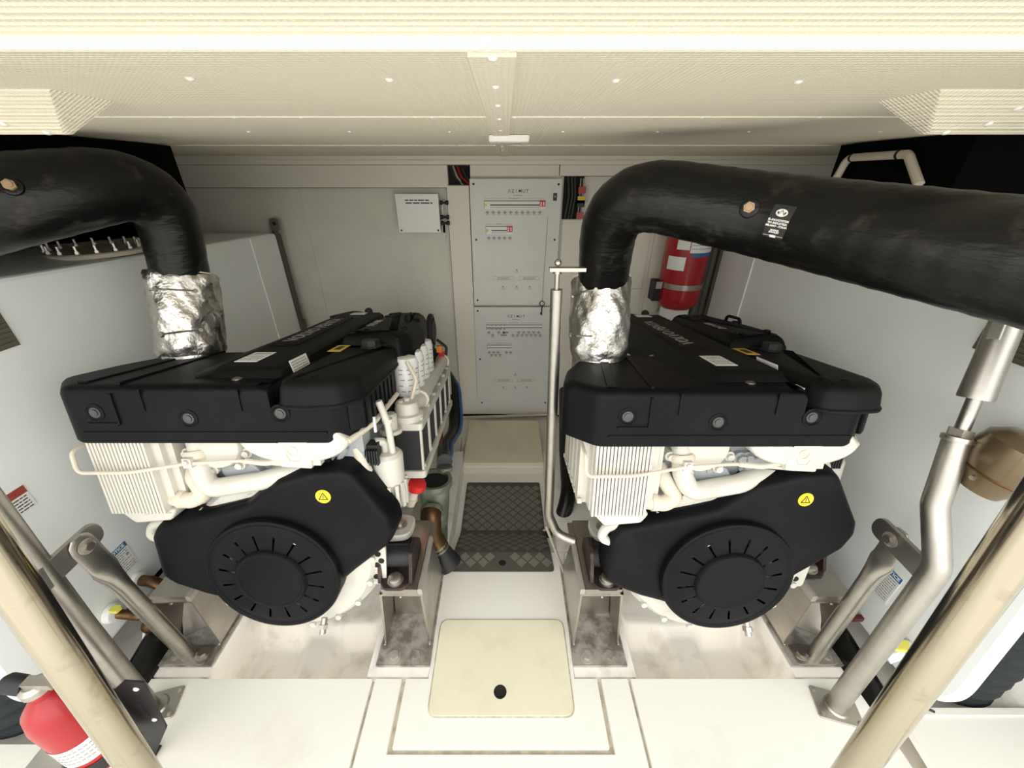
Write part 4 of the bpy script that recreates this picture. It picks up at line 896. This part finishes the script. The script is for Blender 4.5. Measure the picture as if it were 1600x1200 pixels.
# left floor post with flange
def flange(t, c, rot, m='plate'):
    T = Matrix.Translation(c)@Matrix.Rotation(rot,4,'Z')
    mb = MB(); mb.prism(fillet2(rect2(-0.062,0.062,-0.045,0.045),0.008),0.0,0.006,'z',r=0.001,seg=1,T=T); f = mb.build('foot_plate',m,t)
    for x, y in ((-0.050,-0.033),(0.050,-0.033),(-0.050,0.033),(0.050,0.033)):
        p = T@Vector((x,y,0.006)); mb = MB(); mb.lathe([(0.007,0),(0.007,0.002),(0.003,0.003)],p,(0,0,1),10); mb.build('screw','dirtysteel',f)
    mb = MB(); mb.lathe([(0.034,0.006),(0.030,0.012)],c,(0,0,1),20); mb.build('weld_collar',m,f)
t = post('support_post','stainless post on the left floor edge behind the red extinguisher, on a square plate','post',[(-1.12,0.585,0.004),(-1.125,0.60,0.45),(-1.132,0.655,1.565)],0.027,'steel',0.3,'support posts')
flange(t,(-1.105,0.592,0.0),R(15))
t = thing('support_post','bent stainless post on the right floor edge with an adjustable rod end','post',(0,0,0),'support posts')
mb = MB(); mb.tube(fillet3([(1.075,0.595,0.004),(1.105,0.632,0.63),(1.105,0.712,0.765),(1.125,0.765,0.93)],[0.09,0.09],8),0.027,24); mb.build('tube','steel',t)
flange(t,(1.075,0.592,0.0),R(-15))
d = (Vector((1.165,0.835,1.16))-Vector((1.125,0.765,0.93))).normalized(); p = Vector((1.125,0.765,0.93))
mb = MB(); mb.lathe([(0.030,-0.004),(0.031,0.0),(0.031,0.008),(0.028,0.010)],p,d,20); mb.hexa(p+d*0.010,d,0.024,0.018); mb.build('lock_nut','plate',t)
mb = MB(); mb.cyl(p,p+d*0.13,0.014,seg=16); mb.build('threaded_rod','steel',t)
q = p+d*0.105
mb = MB(); mb.tube([q,q+d*0.006,q+d*0.10,q+d*0.15,q+d*0.20],[0.031,0.032,0.030,0.030,0.028],20); re_ = mb.build('rod_end','steel',t)
n_ = Vector((0.25,-0.95,0.1)); n_ = (n_-d*n_.dot(d)).normalized(); sd = d.cross(n_)
T = Matrix((sd,d,n_)).transposed().to_4x4(); T.translation = q+d*0.16
mb = MB(); mb.prism(fillet2([(-0.03,-0.02),(0.03,-0.02),(0.036,0.10),(-0.036,0.10)],[0.005,0.005,0.03,0.03]),-0.010,0.012,'z',r=0.003,T=T); fk = mb.build('fork','steel',re_)
mb = MB(); mb.lathe([(0.020,0),(0.020,0.006),(0.012,0.007),(0.012,0.004)],T@Vector((0,0.06,0.012)),n_,16); mb.build('pin','plate',re_)
# struts with flattened ends
def strut(lab, foot, head, sx, tabdir):
    t = thing('strut', lab, 'strut', (0,0,0), 'post struts')
    f, h = Vector(foot), Vector(head); d = (h-f).normalized(); L = (h-f).length
    vn = Vector((-sx,0,0)); vn = (vn-d*vn.dot(d)).normalized(); s_ = d.cross(vn)
    secs = []
    for k, (l, a, b) in enumerate(((0,0.0225,0.0225),(L*0.70,0.0225,0.0225),(L*0.78,0.026,0.0215),(L*0.84,0.034,0.012),(L*0.87,0.032,0.006),(L*1.0,0.032,0.006),(L*1.035,0.027,0.006),(L*1.055,0.014,0.005))):
        secs.append([f+d*l+s_*a*math.cos(2*math.pi*q/24)+vn*b*math.sin(2*math.pi*q/24) for q in range(24)])
    mb = MB(); mb.loft(secs); mb.build('tube','steel',t)
    mb = MB(); mb.prism(fillet2([(f.x-0.07,f.y-0.028),(f.x+0.07,f.y-0.028),(f.x+0.07,f.y+0.035),(f.x-0.07,f.y+0.035)],0.008),0.0105,0.0165,'z'); fp = mb.build('foot_plate','plate',t)
    for dx in (-0.045,0.045):
        mb = MB(); mb.lathe([(0.021,0.016),(0.021,0.019),(0.016,0.020)],(f.x+dx,f.y+0.004,0),(0,0,1),16); mb.hexa((f.x+dx,f.y+0.004,0.019),(0,0,1),0.014,0.010); mb.build('bolt','plate',fp)
    hc_ = f+d*L*1.0
    tv = Vector(tabdir[:3]); tv = (tv-vn*tv.dot(vn)).normalized(); so = vn.cross(tv)
    T = Matrix((tv,so,vn)).transposed().to_4x4(); T.translation = hc_+vn*tabdir[3]
    mb = MB(); mb.prism(fillet2([(-0.060,-0.033),(0.115,-0.033),(0.115,0.033),(-0.060,0.033)],[0.032,0,0,0.032],5),-0.005,0.006,'z',r=0.002,T=T); tbp = mb.build('tab_plate','steel',t)
    mb = MB(); mb.lathe([(0.021,0.0),(0.021,0.003),(0.017,0.004)],hc_+vn*(0.007+max(0,tabdir[3])),vn,18); mb.build('washer','dirtysteel',tbp)
    mb = MB(); mb.hexa(hc_+vn*(0.010+max(0,tabdir[3])),vn,0.012,0.009); mb.build('bolt','plate',tbp)
    return t
strut('stainless strut from the left bracket foot up to the left floor post',(-1.10,0.735,0.012),(-1.095,0.685,0.645),-1,(-0.1,-1,-0.05,-0.012))
strut('stainless strut from the right bracket foot up to the bent right post',(1.10,0.735,0.012),(1.105,0.735,0.61),1,(0.0,-1,-0.05,0.012))
# pole by the right engine
t = thing('aisle_pole','slim stainless pole standing in the aisle before the electrical panels, with a ball on top','pole',(0,0,0))
mb = MB(); mb.tube(fillet3([(0.150,1.02,1.235),(0.170,1.0,0.42),(0.205,0.985,0.335),(0.268,0.955,0.333)],[0.09,0.05],8),0.0165,20); mb.build('tube','steel',t)
mb = MB(); mb.cyl((0.150,1.02,1.23),(0.149,1.021,1.285),0.0065,seg=12); mb.build('spindle','steel',t)
mb = MB(); mb.box(0.128,0.222,1.01,1.032,1.283,1.292,bev=0.003); mb.build('cross_bar','plate',t)
mb = MB(); mb.sph((0.149,1.02,1.304),0.0095,16,10); mb.lathe([(0.012,0),(0.010,0.006)],(0.149,1.021,1.277),(0,0,1),12); mb.build('ball_knob','plate',t)
t = post('stay_rod','thin steel rod leaning from the aisle pole foot down to the floor slot','rod',[(0.168,1.03,0.33),(0.268,1.05,0.003)],0.006,'rail')

# ================================================================ EXTINGUISHERS
t = thing('fire_extinguisher','big red suppression cylinder on the back wall under the right exhaust hose','extinguisher',(1.085,2.37,0.0))
mb = MB(); mb.lathe([(0.06,0.775),(0.10,0.785),(0.122,0.82),(0.124,0.85),(0.124,1.30),(0.11,1.36),(0.05,1.41),(0.03,1.42),(0.03,1.46)],seg=40); cyl_ = mb.build('cylinder','red',t)
def wraplab(par, a0,a1,z0,z1,r,m,name='paper_label',n=8):
    b = MB(); secs = []
    for rr in (r,r+0.0015): pass
    vs = []
    for k in range(n+1):
        a = R(a0+(a1-a0)*k/n)
        vs += [(r*math.cos(a),r*math.sin(a),z0),(r*math.cos(a),r*math.sin(a),z1)]
    b.add(vs,[(2*k,2*k+2,2*k+3,2*k+1) for k in range(n)]); return b.build(name,m,par)
wraplab(cyl_,-140,-108,1.135,1.20,0.1256,'white'); wraplab(cyl_,-160,-112,1.02,1.095,0.1256,'white')
wraplab(cyl_,-106,-20,1.12,1.24,0.1262,'white'); wraplab(cyl_,-100,-40,1.098,1.118,0.1262,'blue','blue_band')
mb = MB()
for k in range(9):
    a = R(-100+k*8); T = frame((0.127*math.cos(a),0.127*math.sin(a),0),(-math.sin(a),math.cos(a),0),(0,0,1))
    for z in (1.14,1.16,1.18,1.20,1.22): mb.box(-0.007,0.007,z,z+0.004,0,0.0004,T=T)
mb.build('print','greyink',cyl_)
for z in (0.905,1.28):
    mb = MB(); mb.lathe([(0.1255,0),(0.128,0.002),(0.128,0.032),(0.1255,0.034)],(0,0,z),seg=40,caps=False); st = mb.build('strap','plate',t)
mb = MB(); mb.box(-0.165,-0.12,-0.03,0.05,0.82,0.94,bev=0.004); mb.build('bracket','rubberm',t)
mb = MB(); mb.box(-0.16,-0.125,-0.045,-0.03,0.90,0.94,bev=0.003); mb.build('strap_latch','plate',t)
mb = MB(); mb.cyl((0,0,0.70),(0,0,0.775),0.085,seg=24); mb.box(-0.15,0.15,0.0,0.14,0.66,0.70); mb.build('stand','tank',t)
t2 = post('standpipe','brown grey pipe beside the big red cylinder on the right','pipe',[(1.235,2.42,1.35),(1.235,2.42,0.62)],0.03,'olive')

# front left red extinguisher lying in its black bracket
ax_t = Vector((-0.30,-0.10,1.0)).normalized()
t = thing('fire_extinguisher','red fire extinguisher at lower left behind the left handrail, in a black bracket','extinguisher',(-0.968,0.405,0.195))
t.scale = (0.82,0.82,1.0)
mb = MB(); mb.lathe([(0.045,0),(0.062,0.006),(0.066,0.02),(0.066,0.27),(0.058,0.305),(0.035,0.33),(0.022,0.338),(0.022,0.36)],seg=36); cy = mb.build('cylinder','red',t)
wraplab(cy,-170,-20,0.13,0.20,0.0668,'white',n=16); wraplab(cy,-120,-20,0.015,0.07,0.0668,'white',n=12)
mb = MB()
for k in range(16):
    a = R(-165+k*9); T = frame((0.0672*math.cos(a),0.0672*math.sin(a),0),(-math.sin(a),math.cos(a),0),(0,0,1))
    for z in (0.145,0.158,0.171,0.184): mb.box(-0.004,0.004,z,z+0.0035,0,0.0004,T=T)
mb.build('print','greyink',cy)
mb = MB(); mb.lathe([(0.068,0),(0.0705,0.002),(0.0705,0.036),(0.068,0.038)],(0,0,0.078),seg=36,caps=False); sb_ = mb.build('strap','rubberm',t)
wraplab(sb_,-160,-60,0.084,0.106,0.0712,'white','strap_label',12)
mb = MB(); mb.tube([(0.0+0.014*math.cos(a),-0.082,0.085+0.014*math.sin(a)) for a in [2*math.pi*k/16 for k in range(17)]],0.0035,8); mb.box(-0.02,0.02,-0.078,-0.068,0.07,0.10,bev=0.003); mb.build('strap_buckle','plate',t)
mb = MB(); mb.lathe([(0.022,0.355),(0.030,0.358),(0.030,0.372),(0.02,0.38)],seg=18); mb.box(-0.012,0.06,-0.012,0.012,0.375,0.392,bev=0.004); mb.build('valve','plate',t)
mb = MB(); mb.lathe([(0.020,0),(0.022,0.01),(0.022,0.04),(0.015,0.05)],(-0.02,0.0,0.37),(-1,0,0.3),16); mb.build('gauge_cap','rubberm',t)
bk = thing('extinguisher_bracket','black steel bracket plate right of the lower left red extinguisher','bracket',(0,0,0))
mb = MB(); T = frame((-0.872,0.475,0.0),(1,0,0),(0,0,1)); mb.prism(fillet2([(-0.17,0.004),(-0.145,0.004),(-0.03,0.19),(0.015,0.43),(-0.03,0.435),(-0.17,0.30)],0.004),0,0.005,'z',T=T); mb.box(-0.17,-0.14,0.004,0.010,-0.02,0.04,T=T); pb2 = mb.build('back_plate','rubberm',bk)
for x, y in ((-0.015,0.40),(-0.04,0.24),(-0.10,0.30)):
    mb = MB(); mb.lathe([(0.007,0),(0.005,0.003)],T@Vector((x,y,0.005)),T.to_3x3()@Vector((0,0,1)),10); mb.build('rivet','white',pb2)
for x in (-0.075,-0.05):
    mb = MB(); mb.box(x,x+0.007,0.26,0.33,0.0045,0.0058,T=T); mb.build('slot','dark',pb2)

# ================================================================ STRAINER, HOSES, SMALL PIPEWORK
t = thing('sea_strainer','open bronze strainer body with a brown elbow beside the left engine','strainer',(-0.304,1.255,0.0))
mb = MB(); mb.lathe([(0.045,-0.14),(0.05,-0.02),(0.062,0.10),(0.066,0.20),(0.078,0.21),(0.080,0.225),(0.078,0.24),(0.064,0.24),(0.060,0.20),(0.052,0.05),(0.01,0.04)],(0,0,0.10),(0.02,0.1,1),32,caps=False); sb2 = mb.build('body','greenb',t)
mb = MB(); mb.lathe([(0.061,0.225),(0.01,0.226)],(0,0,0.10),(0.02,0.1,1),28); mb.build('bore','dark',sb2)
mb = MB(); mb.tube(fillet3([(0.0,-0.05,0.235),(-0.002,-0.085,0.225),(0.0,-0.115,0.15),(0.03,-0.13,0.085)],[0.03,0.06]),0.044,18); mb.build('elbow','bronze',t)
mb = MB(); mb.lathe([(0.048,-0.006),(0.048,0.008)],(-0.001,-0.06,0.235),(0,-1,-0.2),20); mb.lathe([(0.043,-0.004),(0.043,0.006),(0.040,0.010),(0.043,0.014),(0.043,0.022)],(0.024,-0.128,0.10),(0.4,-0.2,-1),20); mb.build('hose_clamp','greenb',t)
mb = MB(); mb.lathe([(0.041,0.02),(0.046,0.06),(0.058,0.11)],(0.024,-0.128,0.10),(0.45,-0.2,-1),20); mb.build('rubber_boot','rubberm',t)
mb = MB(); mb.lathe([(0.03,0.0),(0.03,0.03),(0.036,0.034),(0.036,0.05),(0.03,0.052)],(0.035,0.095,0.285),(0.1,0.35,1),18); mb.build('hose_tail','greenb',t)
def hose(name, lab, cat, pts, r, m, fil=0.1, group=None, seg=12): 
    mb = MB(); mb.tube(fillet3(pts,fil,8), r, seg); return mb.build(name,m,None,lab,cat,group)
hose('black_hose','thick black hose curving down behind the strainer, left of the storage box','hose',[(-0.50,2.44,0.44),(-0.33,2.20,0.30),(-0.285,1.90,0.16),(-0.31,1.62,0.24),(-0.266,1.385,0.345)],0.036,'rubber',0.3,seg=18)
hose('blue_hose','thin blue hose running along the thick black hose beside the left engine','hose',[(-0.44,2.44,0.40),(-0.285,2.17,0.30),(-0.245,1.90,0.175),(-0.270,1.63,0.26),(-0.245,1.44,0.33)],0.011,'bluehose',0.3)
hose('red_cable','dark red battery cable at the back of the left engine','cable',[(-0.40,1.95,0.42),(-0.36,1.85,0.25),(-0.36,1.72,0.02),(-0.38,1.6,-0.1)],0.012,'redprint',0.15)
hose('red_loop','small bright red loop low on the left engine side','cable',[(-0.352,1.45,0.20),(-0.325,1.43,0.215),(-0.318,1.41,0.19),(-0.345,1.41,0.178)],0.006,'redcap',0.02)
for sx, lab in ((1,'black rubber boot in the floor right of the chequer mat'),):
    bt = thing('hose_boot',lab,'boot',(0.255,1.36,-0.145))
    mb = MB(); mb.lathe([(0.058,0),(0.05,0.006),(0.04,0.05),(0.038,0.12)],(0,0,0),(0.5,0.2,1),24); mb.build('boot','rubberm',bt)
    mb = MB(); mb.lathe([(0.072,-0.004),(0.072,0.003),(0.058,0.006)],seg=28); mb.build('ring','whitep',bt)
hose('black_hose','thick black hose under the right engine side behind the aisle pole','hose',[(0.275,1.37,-0.10),(0.34,1.45,0.06),(0.36,1.75,0.12),(0.42,2.3,0.2)],0.04,'rubber',0.2,seg=16)
# corrugated hoses and gullies at both hull sides
hose('black_hose','black hose in the gully outside the left bracket','hose',[(-1.235,0.60,-0.02),(-1.245,0.80,0.02),(-1.25,1.3,0.02)],0.05,'rubber',0.2,seg=18)
hose('black_hose','black hose in the gully outside the right bracket','hose',[(1.225,0.56,-0.03),(1.235,0.80,0.0),(1.25,1.3,0.02)],0.05,'rubber',0.2,seg=18)
for sx, lab in ((-1,'dark corrugated duct at the lower left edge below the tank'),(1,'dark corrugated duct at the right edge below the rounded tank corner')):
    yd = 0.735 if sx > 0 else 0.655
    pts = [Vector((sx*1.54,yd,-0.02)),Vector((sx*1.545,yd,0.25)),Vector((sx*1.57,yd,0.55)),Vector((sx*1.66,yd-0.01,0.9))]
    pp = fillet3(pts,0.2,16); L = [0]
    for i in range(1,len(pp)): L.append(L[-1]+(pp[i]-pp[i-1]).length)
    out = []; n = 90
    for k in range(n+1):
        s_ = L[-1]*k/n; i = min(max(j for j in range(len(L)) if L[j] <= s_+1e-9),len(pp)-2); out.append(pp[i].lerp(pp[i+1],(s_-L[i])/max(1e-6,L[i+1]-L[i])))
    mb = MB(); mb.tube(out,[0.138+0.005*math.sin(k*1.25) for k in range(n+1)],28); mb.build('corrugated_duct','fabric',None,lab,'duct','corrugated ducts',smooth=60)
# brown funnel at the right edge
t = thing('tan_cowl','shiny brown cowl at the right edge above the right handrail','cowl',(1.196,0.700,0.922))
mb = MB(); mb.lathe([(0.040,-0.10),(0.054,-0.066),(0.062,-0.048),(0.064,-0.045),(0.072,-0.02),(0.077,0.01),(0.072,0.038),(0.05,0.058),(0.015,0.066)],(0,0,0),(0.2,-0.1,1),36); mb.build('bowl','tan',t)
mb = MB(); mb.lathe([(0.064,-0.050),(0.067,-0.046),(0.064,-0.042)],(0,0,0),(0.2,-0.1,1),36,caps=False); mb.build('rim','bronze',t)
mb = MB(); mb.hexa((-0.06,0.0,-0.055),(-1,0,0),0.006,0.010); mb.build('screw','plate',t)
# valves below the left tank
t = thing('drain_valve','bronze elbow valve with a yellow handle below the left tank, next to the hull bracket','valve',(0,0,0),'tank drain valves')
mb = MB(); mb.tube(fillet3([(-1.345,0.905,0.185),(-1.29,0.90,0.185),(-1.265,0.90,0.16),(-1.255,0.885,0.03)],0.03),0.019,14); mb.build('elbow','bronze',t)
mb = MB(); mb.lathe([(0.030,-0.004),(0.030,0.012),(0.022,0.016)],(-1.348,0.905,0.185),(1,0,0),16); mb.build('flange','whitep',t)
mb = MB(); mb.lathe([(0.024,-0.01),(0.024,0.01)],(-1.258,0.893,0.105),(0,0,1),12); mb.lathe([(0.024,-0.01),(0.024,0.01)],(-1.257,0.89,0.07),(0,0,1),12); mb.build('union_nut','bronze',t)
mb = MB(); mb.prism(fillet2([(-0.014,-0.010),(0.014,-0.012),(0.018,0.010),(-0.012,0.012)],0.006),0,0.010,'z',T=Matrix.Translation((-1.228,0.875,0.115))); mb.build('handle','lime',t)
t = thing('drain_valve','red bodied valve with a yellow handle below the left tank, behind the strut','valve',(0,0,0),'tank drain valves')
mb = MB(); mb.lathe([(0.034,0),(0.030,0.02),(0.018,0.024)],(-1.348,0.79,0.175),(1,0,0),16); mb.build('flange','whitep',t)
mb = MB(); mb.cyl((-1.33,0.79,0.17),(-1.27,0.80,0.14),0.015,seg=12); mb.sph((-1.26,0.80,0.085),0.026); mb.build('body','bronze',t)
mb = MB(); mb.prism(fillet2([(-0.014,-0.010),(0.014,-0.012),(0.018,0.010),(-0.012,0.012)],0.006),0,0.012,'z',T=Matrix.Translation((-1.315,0.785,0.198))); mb.build('handle','lime',t)
mb = MB(); mb.box(-1.335,-1.27,0.805,0.825,0.12,0.145,bev=0.006); mb.build('lever','darkred',t)
hose('white_cable','thin white cable looped on the hull under the left tank','cable',[(-1.27,0.80,0.10),(-1.30,0.77,0.0),(-1.285,0.72,-0.05),(-1.24,0.73,-0.035),(-1.22,0.79,0.02)],0.005,'whitep',0.03)
t = thing('drain_valve','valve with a yellow handle below the right tank, between the post and the handrail','valve',(0,0,0),'tank drain valves')
mb = MB(); mb.lathe([(0.030,0),(0.026,0.018),(0.016,0.022)],(1.283,0.665,0.19),(-1,0,0),16); mb.cyl((1.27,0.665,0.18),(1.225,0.66,0.15),0.016,seg=12); mb.build('body','whitep',t)
mb = MB(); mb.prism(fillet2([(-0.03,-0.012),(0.025,-0.018),(0.03,0.014),(-0.022,0.016)],0.006),0,0.012,'z',T=Matrix.Translation((1.25,0.665,0.205))); mb.build('handle','lime',t)
t = thing('drain_valve','dark red valve lever below the right tank behind the strut','valve',(0,0,0),'tank drain valves')
mb = MB(); mb.cyl((1.278,0.84,0.12),(1.20,0.845,0.09),0.013,seg=12); mb.sph((1.20,0.845,0.09),0.02); mb.build('body','greenb',t)
mb = MB(); mb.box(1.215,1.285,0.80,0.815,0.105,0.123,bev=0.004); mb.build('lever','darkred',t)
hose('green_cable','thin dark green cable near the lower right tank corner','cable',[(1.26,0.60,0.04),(1.30,0.585,0.045),(1.36,0.572,0.02)],0.004,'ink',0.05)
# left foreground steel angle beyond the extinguisher
t = thing('steel_angle','galvanised angle bracket at the lower left corner behind the red extinguisher','bracket',(0,0,0))
mb = MB(); mb.box(-1.36,-1.17,0.40,0.50,0.004,0.012,bev=0.002); mb.box(-1.36,-1.17,0.49,0.50,0.012,0.075,bev=0.002); mb.build('angle','rail',t)
mb = MB(); mb.lathe([(0.024,0),(0.024,0.003),(0.019,0.004)],(-1.235,0.455,0.012),(0,0,1),16); mb.hexa((-1.235,0.455,0.015),(0,0,1),0.013,0.009); mb.build('bolt','plate',t)
# small black loop of wire behind the right exhaust
hose('black_wire','small loop of black wire standing behind the right foil wrap','cable',[(0.46,1.75,0.86),(0.455,1.75,0.93),(0.475,1.75,0.965),(0.495,1.75,0.94),(0.47,1.75,0.88)],0.005,'ink',0.02)
# sensor plugs and the lettered label on the exhaust hoses
def nearest(path, px):
    best = None
    for k, p in enumerate(path):
        q = p-Vector((0.014,0,1.5)); dep = q.y*math.cos(R(28.4))-q.z*math.sin(R(28.4))
        if dep < 0.1 or k < 20 or k > len(path)-3: continue
        e = abs(790+600*q.x/dep-px)
        if best is None or e < best[0]: best = (e,k)
    return best[1]
plug(xl,lp,lr,nearest(lp,40),(0.4,-1,0.25)); plug(xr,rp_,rr_,nearest(rp_,1180),(-0.3,-1,0.15))
kk = nearest(rp_,1245); p, tt, dd, rr3 = on_hose(rp_,rr_,kk,(-0.4,-0.9,0.0))
hl = None; vs = []; mbl = MB(); up = tt.cross(dd); up = up if up.z > 0 else -up
nA = 8; vv = []
for k in range(nA+1):
    a = R(-20+40*k/nA); o_ = p+(dd*math.cos(a)+up*math.sin(a))*(rr3+0.0022); vv += [o_-tt*0.021,o_+tt*0.021]
mbl.add(vv,[(2*k,2*k+1,2*k+3,2*k+2) for k in range(nA)]); hl = mbl.build('hose_label','ink',xr,label='black label with white lettering')
def lpt(s_, a): return p+(dd*math.cos(R(a))+up*math.sin(R(a)))*(rr3+0.003)+tt*s_
def lab_frame(s_, a):
    n2 = dd*math.cos(R(a))+up*math.sin(R(a)); return frame(lpt(s_,a),tt,n2.cross(tt))
for a, body in ((1.5,'EL-INOXSYSTEM'),(-2.0,'VIA INDUSTRIA'),(-5.5,'MILANO - ITALIA')): text(body,0.0056,lab_frame(0,a),'white',hl,bold=0.0002)
for a, body in ((-10.5,'MARINE'),(-13.0,'EXHAUST')): text(body,0.0046,lab_frame(0,a),'white',hl,bold=0.0002)
mb = MB(); T = lab_frame(0,10.5); mb.prism([(0.0115*math.cos(k*2*math.pi/20),0.0075*math.sin(k*2*math.pi/20)) for k in range(20)],0,0.0006,'z',T=T); eb = mb.build('emblem','white',hl)
mb = MB(); mb.tube([T@Vector((-0.006,-0.004,0.0008)),T@Vector((0,0.005,0.0008)),T@Vector((0.006,-0.004,0.0008))],0.0008,5)
for x in (-0.007,0.007): mb.box(x-0.0015,x+0.0015,-0.002,0.002,0.0005,0.001,T=T)
mb.build('emblem_mark','ink',eb)
mb = MB(); T = lab_frame(0,-17.5); mb.box(-0.020,0.020,0.0,0.0006,0,0.0004,T=T); mb.box(-0.006,0.006,-0.003,0.002,0,0.0004,T=T); mb.build('print','white',hl)
